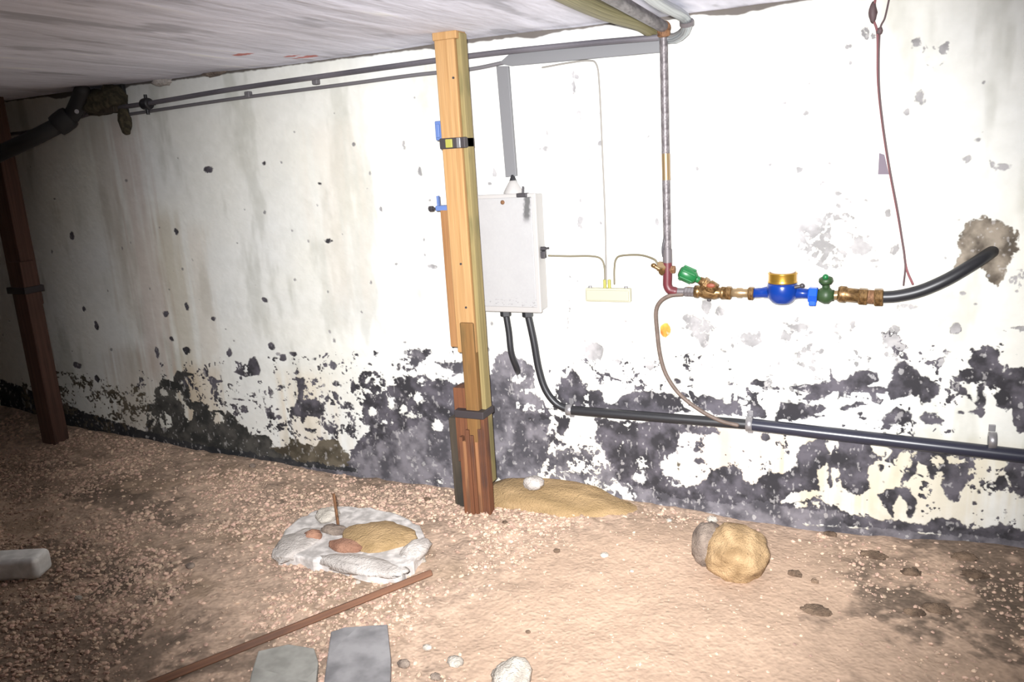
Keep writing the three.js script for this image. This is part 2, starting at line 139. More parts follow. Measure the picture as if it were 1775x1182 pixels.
const SPECK = [[1,3,1.6,-0.001,-0.772,0.092,0.1077,0.0699],[1,0,1.4,-0.002,-0.846,0.172,0.0371,0.051],[1,0,0.55,0.03,-0.434,0.185,0.0085,0.0055],[1,0,0.55,0.03,-0.424,0.152,0.0106,0.0064],[1,0,0.55,0.03,-0.42,0.423,0.0062,0.0078],[1,0,0.55,0.03,-0.339,0.379,0.0112,0.0064],[1,0,0.55,0.03,-0.268,0.386,0.0194,0.0085],[1,0,0.55,0.03,-0.444,0.383,0.0084,0.0088],[1,0,0.55,0.03,-0.484,0.38,0.0106,0.0079],[1,0,0.55,0.03,-0.225,0.374,0.0069,0.0021],[1,0,0.55,0.03,-0.142,0.453,0.0044,0.0049],[1,0,0.55,0.03,-0.139,0.429,0.0037,0.0057],[1,0,0.55,0.03,-0.252,0.239,0.0098,0.0109],[1,1,0.55,0.03,-0.484,0.129,0.0065,0.0163],[1,0,0.55,0.03,0.154,0.484,0.0072,0.0095],[1,0,0.55,0.03,0.142,0.466,0.0061,0.0095],[1,0,0.55,0.03,0.194,0.342,0.01,0.0048],[1,0,0.55,0.03,0.286,0.175,0.0087,0.0148],[1,0,0.55,0.03,0.243,0.145,0.004,0.005],[1,0,0.55,0.03,0.17,0.545,0.0071,0.007],[1,0,0.55,0.03,0.298,0.107,0.0055,0.007],[1,0,0.55,0.03,0.027,0.18,0.0066,0.0094],[1,0,0.55,0.03,0.146,0.106,0.0034,0.0041],[1,0,0.55,0.03,0.233,0.113,0.0041,0.0051],[1,0,0.55,0.03,0.264,0.142,0.0032,0.004],[1,0,0.55,0.03,-0.013,0.468,0.0039,0.0059],[1,0,0.55,0.03,-0.026,0.324,0.0053,0.0046],[1,0,0.55,0.03,0.242,0.234,0.004,0.0069],[1,3,0.8,0.003,-1.305,0.395,0.0185,0.0249],[1,0,0.55,0.03,-1.631,0.356,0.0155,0.0154],[1,0,0.55,0.03,-1.63,0.291,0.013,0.0089],[1,0,0.55,0.03,-1.635,0.25,0.0115,0.0157],[1,0,0.55,0.03,-1.839,0.369,0.0138,0.01],[1,0,0.55,0.03,-1.79,0.387,0.0136,0.0067],[1,0,0.55,0.03,-1.482,0.367,0.0074,0.0064],[1,0,0.55,0.03,-1.682,0.134,0.0187,0.0115],[1,0,0.55,0.03,-1.396,0.374,0.0058,0.0084],[1,0,0.55,0.03,-1.702,0.374,0.0106,0.0066],[1,0,0.55,0.03,-1.69,0.344,0.0074,0.0062],[1,0,0.55,0.03,-1.858,0.266,0.0101,0.0055],[1,0,0.55,0.03,-1.887,0.153,0.0142,0.0095],[1,0,0.55,0.03,-1.373,0.371,0.0057,0.005],[1,0,1,-0.001,-1.618,0.225,0.0363,0.018],[1,0,1.3,-0.006,-1.731,0.166,0.159,0.0792],[1,0,1.2,-0.004,-1.467,0.301,0.078,0.039],[1,0,0.55,0.03,-2.044,0.168,0.0176,0.0185],[1,0,0.55,0.03,-2.433,0.359,0.01,0.0167],[1,0,0.55,0.03,-2.282,0.375,0.016,0.0122],[1,0,0.55,0.03,-1.837,0.372,0.0131,0.0107],[1,0,0.55,0.03,-2.065,0.205,0.0328,0.0033],[1,0,0.55,0.03,-2.082,0.373,0.0075,0.0139],[1,0,0.55,0.03,-1.868,0.222,0.0067,0.0079],[1,0,0.55,0.03,-1.863,0.267,0.0119,0.0047],[1,0,0.55,0.03,-1.91,0.242,0.0058,0.0079],[1,0,1,-0.001,-1.925,0.118,0.0534,0.0163],[1,1,1,-0.004,-2.875,0.125,0.3907,0.1258],[-1,0,1.1,0.03,-0.964,0.347,0.0223,0.0135],[-1,0,1.1,0.03,-0.926,0.27,0.0242,0.0031],[-1,0,1.1,0.03,-0.628,0.233,0.0199,0.0104],[-1,0,1.1,0.03,-0.653,0.191,0.0066,0.0132],[-1,0,1.1,0.03,-0.586,0.127,0.0137,0.0189],[-1,0,1.1,0.03,-0.602,0.081,0.0146,0.0092],[-1,0,1.1,0.03,-0.937,0.319,0.0161,0.0054],[-1,0,1.1,0.03,-1.415,0.245,0.0083,0.0129],[-1,0,1.1,0.03,-1.369,0.227,0.0123,0.011],[-1,0,1.1,0.03,-1.313,0.266,0.0239,0.0163],[-1,0,1.1,0.03,-1.338,0.209,0.0122,0.011],[-1,0,1.1,0.03,-1.493,0.213,0.0085,0.0113],[-1,0,1.1,0.03,-1.294,0.321,0.0099,0.0089],[-1,0,1.1,0.03,-1.443,0.174,0.0147,0.0068],[-1,0,1.1,0.03,-1.247,0.183,0.0118,0.0109],[-1,0,1.1,0.03,-2.012,0.322,0.005,0.0084],[-1,0,1.1,0.03,-2.356,0.198,0.0234,0.0217],[-1,0,1.1,0.03,-2.184,0.124,0.0202,0.0143],[-1,0,1.1,0.03,-2.32,0.133,0.0163,0.0237],[-1,0,1.1,0.03,-2.437,0.204,0.0191,0.0183],[-1,0,1.1,0.03,0.19,0.219,0.0087,0.0059],[-1,0,1.1,0.03,0.148,0.214,0.0085,0.0086],[-1,0,1.1,0.03,0.071,0.216,0.0092,0.013],[-1,0,1.1,0.03,-0.161,0.061,0.0262,0.0094],[-1,0,1.1,0.03,-0.308,0.308,0.0061,0.0103],[-1,0,1.2,-0.001,-2.478,0.094,0.0571,0.0309],[1,6,0.5,0.03,0.055,1.189,0.0096,0.0102],[1,6,0.5,0.03,0.069,1.071,0.0058,0.0105],[1,6,0.5,0.03,0.041,1.04,0.0047,0.0051],[1,6,0.5,0.03,0.187,0.972,0.0075,0.0059],[1,6,0.5,0.03,0.169,0.931,0.0095,0.0093],[1,6,0.5,0.03,0.236,0.909,0.0066,0.0034],[1,6,0.5,0.03,-0.266,0.988,0.01,0.0069],[1,6,0.5,0.03,-0.182,0.924,0.0088,0.0092],[1,6,0.5,0.03,-0.127,0.917,0.0052,0.0137],[1,6,0.5,0.03,-0.117,0.937,0.0034,0.009],[1,6,0.5,0.03,-0.093,0.836,0.006,0.0064],[1,6,0.5,0.03,-0.074,0.852,0.0051,0.0055],[1,6,0.5,0.03,-0.096,0.866,0.0077,0.0055],[1,6,0.5,0.03,-0.036,0.848,0.0042,0.0045],[1,6,0.5,0.03,0.013,0.816,0.0041,0.0045],[1,6,0.5,0.03,-0.082,1.195,0.009,0.0059],[1,6,0.5,0.03,-0.078,1.158,0.0033,0.0051],[1,6,0.5,0.03,0.183,1.087,0.0029,0.0033],[1,6,0.5,0.03,-0.219,1.08,0.0044,0.0045],[1,6,0.5,0.03,0.215,0.919,0.003,0.0034],[1,6,0.5,0.03,0.195,0.988,0.0074,0.0042],[1,6,0.5,0.03,-0.131,0.892,0.007,0.0046],[1,6,0.5,0.03,-0.169,0.826,0.0036,0.0038],[1,6,0.5,0.03,-0.041,0.814,0.0021,0.0082],[1,6,1,-0.005,0.093,1.163,0.019,0.0245],[1,6,1,0,-0.116,0.808,0.0196,0.014],[1,6,1,0,-0.063,0.784,0.0192,0.0139],[1,6,0.8,-0.001,-0.062,1.216,0.0242,0.0058],[1,6,1.2,-0.003,-0.108,0.756,0.0764,0.0629],[1,6,0.8,0.001,-0.069,0.735,0.0505,0.0166],[1,6,0.5,0.03,-0.46,0.548,0.0078,0.0095],[1,6,0.5,0.03,-0.406,0.586,0.0091,0.0156],[1,6,0.5,0.03,-0.373,0.569,0.01,0.0104],[1,6,0.5,0.03,-0.434,0.506,0.0205,0.0053],[1,6,0.5,0.03,-0.411,0.494,0.0092,0.0133],[1,6,0.5,0.03,-0.208,0.51,0.0117,0.0152],[1,6,0.5,0.03,-0.176,0.539,0.0161,0.005],[1,6,0.5,0.03,-0.052,0.544,0.0066,0.0147],[1,6,0.5,0.03,-0.047,0.57,0.0065,0.0048],[1,6,0.5,0.03,-0.146,0.525,0.0046,0.005],[1,6,0.5,0.03,-0.122,0.481,0.0055,0.0126],[1,6,0.5,0.03,-0.142,0.452,0.0055,0.0061],[1,6,0.5,0.03,-0.139,0.43,0.0037,0.0071],[1,6,0.5,0.03,-0.015,0.469,0.0043,0.0049],[1,6,0.5,0.03,0.055,0.595,0.0166,0.0047],[1,6,0.5,0.03,0.169,0.547,0.0064,0.0074],[1,6,0.5,0.03,0.155,0.483,0.0072,0.0085],[1,6,0.5,0.03,0.144,0.465,0.0049,0.0057],[1,6,0.5,0.03,-0.163,0.479,0.0055,0.0061],[1,6,0.5,0.03,-0.223,0.435,0.0048,0.0052],[1,6,0.5,0.03,-0.419,0.424,0.0072,0.0076],[1,6,0.5,0.03,0.032,0.729,0.0074,0.0138],[1,6,0.5,0.03,-0.015,0.704,0.0063,0.0028],[1,6,0.5,0.03,-0.076,0.716,0.0043,0.0047],[1,6,0.5,0.03,-0.358,0.465,0.01,0.0032],[1,6,0.5,0.03,0.024,0.474,0.0034,0.0098],[1,6,1,0,-0.285,0.504,0.0241,0.0155],[1,6,1,0,-0.138,0.485,0.0155,0.0131],[1,6,1,0,0.287,0.551,0.015,0.0054],[1,6,1,0,0.282,0.667,0.0148,0.0176],[1,6,1,0,-0.122,0.74,0.0198,0.0085],[1,6,1,0,-0.04,0.739,0.0212,0.007],[1,6,1,0,-0.106,0.77,0.0174,0.0094],[1,6,1,0,-0.429,0.535,0.0306,0.0159],[1,6,1.2,-0.001,0.033,0.523,0.0232,0.0241],[1,6,1.4,-0.0115,-0.137,0.465,0.185,0.0867],[1,0,0.3,0.03,-2.05,1.009,0.0214,0.0114],[1,0,0.3,0.03,-1.6,0.947,0.009,0.0048],[1,0,0.3,0.03,-1.811,1.02,0.0064,0.0049],[1,6,0.5,0.03,-0.739,1.189,0.0054,0.0058],[1,6,0.5,0.03,-0.748,1.17,0.0032,0.0122],[1,6,0.5,0.03,-0.738,1.086,0.0033,0.0089],[1,6,0.5,0.03,-0.707,1.065,0.0075,0.005],[1,6,0.5,0.03,-0.682,1.015,0.0064,0.006],[1,6,0.5,0.03,-0.742,0.867,0.0056,0.0073],[1,6,0.5,0.03,-0.747,0.809,0.0067,0.0159],[1,6,0.5,0.03,-0.994,0.953,0.0055,0.0086],[1,6,0.5,0.03,-1.01,0.924,0.0092,0.0049],[1,6,0.5,0.03,-1.235,0.966,0.0053,0.0089],[1,6,0.5,0.03,-1.383,0.862,0.0056,0.0059],[1,6,0.5,0.03,-1.283,1.05,0.004,0.0089],[1,6,0.5,0.03,-0.55,1.024,0.0041,0.0039],[1,6,0.5,0.03,-0.712,0.999,0.0022,0.0202],[1,6,0.5,0.03,-0.838,1.011,0.008,0.0026],[1,6,0.5,0.03,-1.241,0.768,0.0067,0.0128],[1,6,0.5,0.03,-1.215,0.686,0.0148,0.0059],[1,6,0.5,0.03,-0.759,0.654,0.004,0.0121],[1,6,0.5,0.03,-0.788,0.59,0.0035,0.0168],[1,6,0.5,0.03,-0.781,0.618,0.0023,0.0139],[1,6,0.5,0.03,-0.794,0.523,0.0024,0.0142],[1,6,0.5,0.03,-0.719,0.447,0.0259,0.0228],[1,6,0.5,0.03,-0.56,0.416,0.0076,0.0139],[1,6,0.5,0.03,-0.752,0.474,0.0116,0.0057],[1,0,0.35,0.03,-1.594,0.768,0.0137,0.0056],[1,0,0.35,0.03,-2.131,0.498,0.0083,0.0064],[1,0,0.35,0.03,-2.355,0.509,0.0137,0.0102],[1,0,0.35,0.03,-2.248,0.537,0.0085,0.0201],[1,0,0.35,0.03,-2.733,0.452,0.0109,0.0171],[1,0,0.35,0.03,-2.346,0.415,0.0098,0.0104],[1,0,0.35,0.03,-2.787,0.238,0.0157,0.0179],[1,0,0.35,0.03,-2.787,0.516,0.0099,0.0109],[1,0,0.35,0.03,-1.885,0.57,0.0102,0.0081],[1,0,0.35,0.03,-2.778,0.795,0.0129,0.0184],[1,0,0.35,0.03,-2.239,0.805,0.0092,0.0122],[1,0,0.35,0.03,-2.882,0.284,0.0253,0.0115],[1,0,0.35,0.03,-2.075,0.38,0.0073,0.0158],[1,0,0.35,0.03,-1.837,0.371,0.0136,0.0125],[1,0,0.35,0.03,-1.793,0.387,0.0167,0.0083],[1,0,0.35,0.03,-1.881,0.41,0.012,0.0097],[1,7,0.2,0.03,-0.514,0.517,0.0141,0.0223],[1,7,0.2,0.03,-0.449,0.631,0.009,0.0061]];  // mostly flakes and stains, plus hose shade painted into the wall colour

const TW = 2048, TH = 1024, WH = 1.34, X0 = -3.6, XM = -1.2, X1 = 0.5, UM = 0.4, Y0 = -0.1;
const uOf = x => x < XM ? (x - X0) / (XM - X0) * UM : UM + (x - XM) / (X1 - XM) * (1 - UM);
const xOf = u => u < UM ? X0 + u / UM * (XM - X0) : XM + (u - UM) / (1 - UM) * (X1 - XM);
const WHT = CEIL + 0.02 - Y0;
const xs = new Float32Array(TW), ys = new Float32Array(TH);
for (let i = 0; i < TW; i++) xs[i] = xOf((i + 0.5) / TW);
for (let j = 0; j < TH; j++) ys[j] = Y0 + (j + 0.5) / TH * WHT;
const field = new Float32Array(TW * TH).fill(-0.2), tone = new Uint8Array(TW * TH), edge = new Float32Array(TW * TH);
for (let j = 0, o = 0; j < TH; j++) for (let i = 0; i < TW; i++, o++) {
  const x = xs[i], y = ys[j];
  const wx = x + 0.018 * (fbm(x * 30, y * 30, 2, 15) - 0.5), wy = y + 0.018 * (fbm(x * 30, y * 30, 2, 19) - 0.5);
  edge[o] = 0.030 * (fbm(wx * 24, wy * 24, 3, 3) - 0.5) + 0.026 * (fbm(wx * 110, wy * 110, 3, 11) - 0.5);
}
function stampItem(kind, tn, k, cap, xa, xb, ya, yb, dist) {
  const i0 = Math.max(0, Math.floor(uOf(xa) * TW)), i1 = Math.min(TW - 1, Math.ceil(uOf(xb) * TW));
  const j0 = Math.max(0, Math.floor((ya - Y0) / WHT * TH)), j1 = Math.min(TH - 1, Math.ceil((yb - Y0) / WHT * TH));
  for (let j = j0; j <= j1; j++) for (let i = i0; i <= i1; i++) {
    const o = j * TW + i, v = Math.min(dist(xs[i], ys[j]), cap);
    if (v < -0.03) continue;
    const w = v + k * edge[o];
    if (kind > 0) { if (w > field[o] || (w > 0 && tn)) { tone[o] = tn; field[o] = Math.max(field[o], w); } }
    else if (-w < field[o]) field[o] = -w;
  }
}
for (const [kind, tn, k, cap, pts] of PEEL) {
  let xa = 9, xb = -9, ya = 9, yb = -9; for (const [x, y] of pts) { xa = Math.min(xa, x); xb = Math.max(xb, x); ya = Math.min(ya, y); yb = Math.max(yb, y); }
  stampItem(kind, tn, k, cap, xa - 0.03, xb + 0.03, ya - 0.03, yb + 0.03, (x, y) => {
    let d = 1e9, inside = false;
    for (let a = 0, b = pts.length - 1; a < pts.length; b = a++) {
      const ax = pts[a][0], ay = pts[a][1], bx = pts[b][0], by = pts[b][1];
      const ex = bx - ax, ey = by - ay, t = clamp(((x - ax) * ex + (y - ay) * ey) / (ex * ex + ey * ey + 1e-12)), dx = x - ax - ex * t, dy = y - ay - ey * t;
      d = Math.min(d, dx * dx + dy * dy);
      if ((ay > y) !== (by > y) && x < (bx - ax) * (y - ay) / (by - ay) + ax) inside = !inside;
    }
    return (inside ? 1 : -1) * Math.sqrt(d);
  });
}
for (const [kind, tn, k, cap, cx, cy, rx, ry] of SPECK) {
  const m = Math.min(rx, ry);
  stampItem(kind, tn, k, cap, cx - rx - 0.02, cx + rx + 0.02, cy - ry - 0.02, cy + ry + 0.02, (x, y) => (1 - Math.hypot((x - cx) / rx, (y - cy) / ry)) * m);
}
// many more tiny flakes, thicker towards the damp foot
for (let n = 0; n < 260; n++) {
  const y = Math.pow(rnd(), 1.7) * 1.2, x = rr(X0, X1), r = rr(0.0012, 0.0036) * (y < 0.5 ? 1.2 : 0.8), rx = r * rr(0.7, 1.5), ry = r * rr(0.7, 1.8);
  stampItem(1, 6, 0.35, 0.03, x - rx - 0.005, x + rx + 0.005, y - ry - 0.005, y + ry + 0.005, (px, py) => (1 - Math.hypot((px - x) / rx, (py - y) / ry)) * Math.min(rx, ry));
}
// brown runs below the broken corner, old drips
const RUNS = [[-2.43, 0.25, 1.2, 0.075, [0.42, 0.30, 0.26], 0.55], [-2.55, 0.5, 1.18, 0.05, [0.40, 0.33, 0.27], 0.45], [-2.28, 0.1, 0.85, 0.05, [0.40, 0.32, 0.2], 0.5], [-2.15, 0.35, 0.8, 0.06, [0.52, 0.42, 0.32], 0.35],
  [-2.6, 0.02, 0.35, 0.12, [0.33, 0.24, 0.16], 0.5], [-2.25, 0.05, 0.3, 0.1, [0.45, 0.30, 0.15], 0.5], [-1.75, 0.02, 0.3, 0.12, [0.6, 0.45, 0.26], 0.45], [-1.55, 0.55, 1.1, 0.1, [0.7, 0.6, 0.5], 0.3], [0.1, 0.02, 0.25, 0.3, [0.52, 0.43, 0.25], 0.6], [-0.36, 0.05, 0.24, 0.14, [0.50, 0.34, 0.24], 0.6], [-0.1, 0.03, 0.18, 0.14, [0.52, 0.42, 0.27], 0.5], [-0.8, 0.02, 0.2, 0.14, [0.5, 0.4, 0.3], 0.4]];
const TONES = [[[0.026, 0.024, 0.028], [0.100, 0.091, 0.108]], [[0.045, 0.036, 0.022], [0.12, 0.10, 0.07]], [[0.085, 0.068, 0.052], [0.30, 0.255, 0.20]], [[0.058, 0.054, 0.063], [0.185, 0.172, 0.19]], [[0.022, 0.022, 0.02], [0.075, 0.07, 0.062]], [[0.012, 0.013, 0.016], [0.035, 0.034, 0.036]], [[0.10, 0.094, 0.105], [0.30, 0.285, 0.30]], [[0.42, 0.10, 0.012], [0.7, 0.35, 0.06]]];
const mask = new Float32Array(TW * TH);
const wallMap = tex(TW, TH, (i, j) => {
  const o = j * TW + i, x = xs[i], y = ys[j], n1 = fbm(x * 3, y * 3, 4, 21), n2 = fbm(x * 40, y * 40, 3, 29), n3 = fbm(x * 14, y * 3.5, 4, 37);
  let r = 0.695, g = 0.692, b = 0.648;
  const warm = (n1 - 0.5) * 0.35; r *= 1 + warm * 0.12; b *= 1 - warm * 0.35;
  const grime = sstep(0.52, 0.75, n3) * 0.20 + (n2 - 0.5) * 0.12; r *= 1 - grime; g *= 1 - grime; b *= 1 - grime * 1.1;
  for (const [cx, ya, yb, w, c, a] of RUNS) {
    const d = Math.abs(x - cx + 0.03 * (fbm(x * 3, y * 4, 2, 50) - 0.5)) / w; if (d > 1.6 || y < ya - 0.12 || y > yb + 0.1) continue;
    const q = 0.75 * a * sstep(1.5, 0.2, d + (fbm(x * 45, y * 3.2, 3, 61) - 0.5) * 2.2) * sstep(ya - 0.1, ya + 0.08, y + 0.1 * (n2 - 0.5)) * sstep(yb + 0.06, yb - 0.02, y);
    r = mix(r, c[0], q); g = mix(g, c[1], q); b = mix(b, c[2], q);
  }
  // ragged dirty joint under the ceiling
  const jw = 0.005 + 0.012 * sstep(0.45, 0.8, fbm(x * 7, 2, 3, 71)) + 0.004 * fbm(x * 60, 5, 2, 73), dj = (CEIL + 0.0 - y);
  const q = sstep(jw + 0.0025, jw - 0.0025, dj) * 0.92; r = mix(r, 0.06, q); g = mix(g, 0.045, q); b = mix(b, 0.038, q);
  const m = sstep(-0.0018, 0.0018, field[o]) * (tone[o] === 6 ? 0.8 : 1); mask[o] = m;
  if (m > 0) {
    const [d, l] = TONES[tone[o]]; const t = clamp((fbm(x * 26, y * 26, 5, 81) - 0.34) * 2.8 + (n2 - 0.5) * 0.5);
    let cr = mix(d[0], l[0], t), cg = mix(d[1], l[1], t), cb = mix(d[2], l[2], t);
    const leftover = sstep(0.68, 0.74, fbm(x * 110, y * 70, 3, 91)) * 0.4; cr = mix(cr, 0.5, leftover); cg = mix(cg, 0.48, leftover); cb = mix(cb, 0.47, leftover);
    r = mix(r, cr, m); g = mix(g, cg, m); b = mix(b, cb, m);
  }
  return [r, g, b];
});
const wallBump = tex(TW, TH, (i, j) => { const o = j * TW + i, x = xs[i], y = ys[j]; return 0.75 - 0.45 * mask[o] + 0.22 * (fbm(x * 60, y * 60, 3, 101) - 0.5) + 0.25 * (fbm(x * 9, y * 9, 2, 103) - 0.5); }, THREE.MirroredRepeatWrapping, false);
const wallMat = mat([1, 1, 1], 0.92, 0, { map: wallMap, bumpMap: wallBump, bumpScale: 0.004 });
{
  const nx = 420, ny = 80, pos = [], uv = [], idx = [];
  for (let j = 0; j <= ny; j++) for (let i = 0; i <= nx; i++) {
    const x = mix(XL, XR, i / nx), y = mix(Y0, CEIL + 0.02, j / ny);
    let z = 0.006 * (fbm(x * 2.2, y * 2.2, 3, 5) - 0.5);
    const hx = (x - [0.2317, 0.7308][0]) / 0.055, hy = (y - [0.2317, 0.7308][1]) / 0.07, hd = hx * hx + hy * hy; z -= 0.012 * Math.exp(-hd) * (0.6 + 0.8 * fbm(x * 40, y * 40, 2, 6));
    pos.push(x, y, z); uv.push(uOf(x), (y - Y0) / WHT);
  }
  for (let j = 0; j < ny; j++) for (let i = 0; i < nx; i++) { const a = j * (nx + 1) + i, b = a + 1, c = a + nx + 1, d = c + 1; idx.push(a, b, d, a, d, c); }
  const g = new THREE.BufferGeometry(); g.setAttribute('position', new THREE.Float32BufferAttribute(pos, 3)); g.setAttribute('uv', new THREE.Float32BufferAttribute(uv, 2)); g.setIndex(idx); g.computeVertexNormals();
  const slabG = new THREE.BoxGeometry(XR - XL + 0.5, CEIL + 0.45, 0.22); slabG.translate((XL + XR) / 2, CEIL / 2, -0.14); const su = slabG.attributes.uv; for (let i = 0; i < su.count; i++) su.setXY(i, 0.55, 0.8);
  structure('wall_back', 'whitewashed basement wall flaking to dark grey damp render', 'wall', [g, slabG], wallMat);
}
const endWallColour = tex(256, 256, (i, j) => { const n = fbm(i / 40, j / 40, 5, 7), k = 0.68 + 0.3 * (n - 0.5); return [k, k, k * 0.94]; });
const endWallPaint = mat([1, 1, 1], 0.95, 0, { map: endWallColour });
const wbox = (a, b) => { const g = new THREE.BoxGeometry(b[0] - a[0], b[1] - a[1], b[2] - a[2]); g.translate((a[0] + b[0]) / 2, (a[1] + b[1]) / 2, (a[2] + b[2]) / 2); return g; };
structure('wall_left', 'whitewashed end wall beyond the far post', 'wall', wbox([XL - 0.22, -0.25, -0.02], [XL, CEIL + 0.2, ZF + 0.2]), endWallPaint);
structure('wall_right', 'whitewashed end wall past the pipe run', 'wall', wbox([XR, -0.25, -0.02], [XR + 0.22, CEIL + 0.2, ZF + 0.2]), endWallPaint);
structure('wall_front', 'whitewashed wall opposite the flaking wall', 'wall', wbox([XL - 0.2, -0.25, ZF], [XR + 0.2, CEIL + 0.2, ZF + 0.22]), endWallPaint);

// ---------------------------------------------------------------- ceiling: board-marked concrete slab
{
  const w = 1536, h = 1024, xa = -3.7, xb = 0.7, za = 0, zb = 1.8;
  const marks = [[-1.6016, 1.31, 0.2722], [-1.5422, 1.31, 0.1405], [-1.5216, 1.31, 0.0945]], ext = [[0.032, 0.018], [0.026, 0.014], [0.042, 0.020]];
  const hgt = new Float32Array(w * h);
  const map = tex(w, h, (i, j) => {
    const x = mix(xa, xb, i / w), z = mix(za, zb, j / h), s = fbm(x * 22, z * 2.2, 5, 201), f = fbm(x * 70, z * 14, 3, 207), p = fbm(x * 3, z * 3, 4, 211);
    hgt[j * w + i] = s * 0.7 + f * 0.3;
    let k = 0.82 + 0.42 * (s - 0.5) + 0.14 * (f - 0.5) + 0.2 * (p - 0.5);
    k *= 1 - 0.35 * sstep(0.62, 0.75, fbm(x * 12, z * 3, 4, 219));
    let r = k * 0.95, g = k * 0.955, b = k * 1.09;
    marks.forEach((m, q) => { const dx = (x - m[0]) / ext[q][0], dz = (z - m[2]) / ext[q][1], d = Math.hypot(dx, dz) + (f - 0.5) * 1.4, a = 0.85 * sstep(1.15, 0.75, d); r = mix(r, 0.55, a); g = mix(g, 0.10, a); b = mix(b, 0.06, a); });
    return [r, g, b];
  });
  const bump = tex(w, h, (i, j) => hgt[j * w + i], THREE.MirroredRepeatWrapping, false);
  const nx = 240, nz = 160, pos = [], uv = [], idx = [];
  for (let j = 0; j <= nz; j++) for (let i = 0; i <= nx; i++) {
    const x = mix(XL, XR, i / nx), z = mix(-0.02, ZF, j / nz), y = CEIL + 0.012 * (fbm(x * 3, z * 1.2, 4, 301) - 0.5);
    pos.push(x, y, z); uv.push((x - xa) / (xb - xa), (z - za) / (zb - za));
  }
  for (let j = 0; j < nz; j++) for (let i = 0; i < nx; i++) { const a = j * (nx + 1) + i, b = a + 1, c = a + nx + 1, d = c + 1; idx.push(a, b, d, a, d, c); }
  const g = new THREE.BufferGeometry(); g.setAttribute('position', new THREE.Float32BufferAttribute(pos, 3)); g.setAttribute('uv', new THREE.Float32BufferAttribute(uv, 2)); g.setIndex(idx); g.computeVertexNormals();
  structure('ceiling', 'low lilac-grey concrete slab ceiling with board marks and red paint dabs', 'ceiling', [g, wbox([XL - 0.2, CEIL + 0.015, -0.25], [XR + 0.2, CEIL + 0.25, ZF + 0.2])], mat([1, 1, 1], 0.9, 0, { map, bumpMap: bump, bumpScale: 0.006 }));
}

// ---------------------------------------------------------------- floor: sand, dirt and chippings
const SAND = [-0.3505, 0, 0.5673], DUNE = [-0.8022, 0, 0.0382];
const lineH = [[-4.6, 0.12], [-3.43, 0.075], [-2.9, 0.015], [-2.06, -0.018], [-1.63, -0.032], [-1.18, -0.028], [-0.61, 0.008], [-0.14, -0.01], [0.34, 0.016], [2.4, 0.02]];
function wallLine(x) { for (let i = 1; i < lineH.length; i++) if (x <= lineH[i][0]) { const a = lineH[i - 1], b = lineH[i]; return mix(a[1], b[1], sstep(a[0], b[0], x)); } return 0.02; }
function sandy(x, z) { const d = Math.hypot((x - SAND[0]) / 0.55, (z - SAND[2]) / 0.55) + 0.5 * (fbm(x * 4, z * 4, 3, 401) - 0.5); return Math.max(sstep(1.15, 0.7, d), 0.6 * sstep(-0.25, 0.1, x)); }
function ground(x, z) {
  const s = sandy(x, z);
  return wallLine(x) * Math.exp(-z / 0.25) + 0.03 * (fbm(x * 3, z * 3, 3, 411) - 0.5) * sstep(0, 0.3, z) + mix(0.014, 0.006, s) * (fbm(x * 22, z * 22, 3, 415) - 0.5);
}
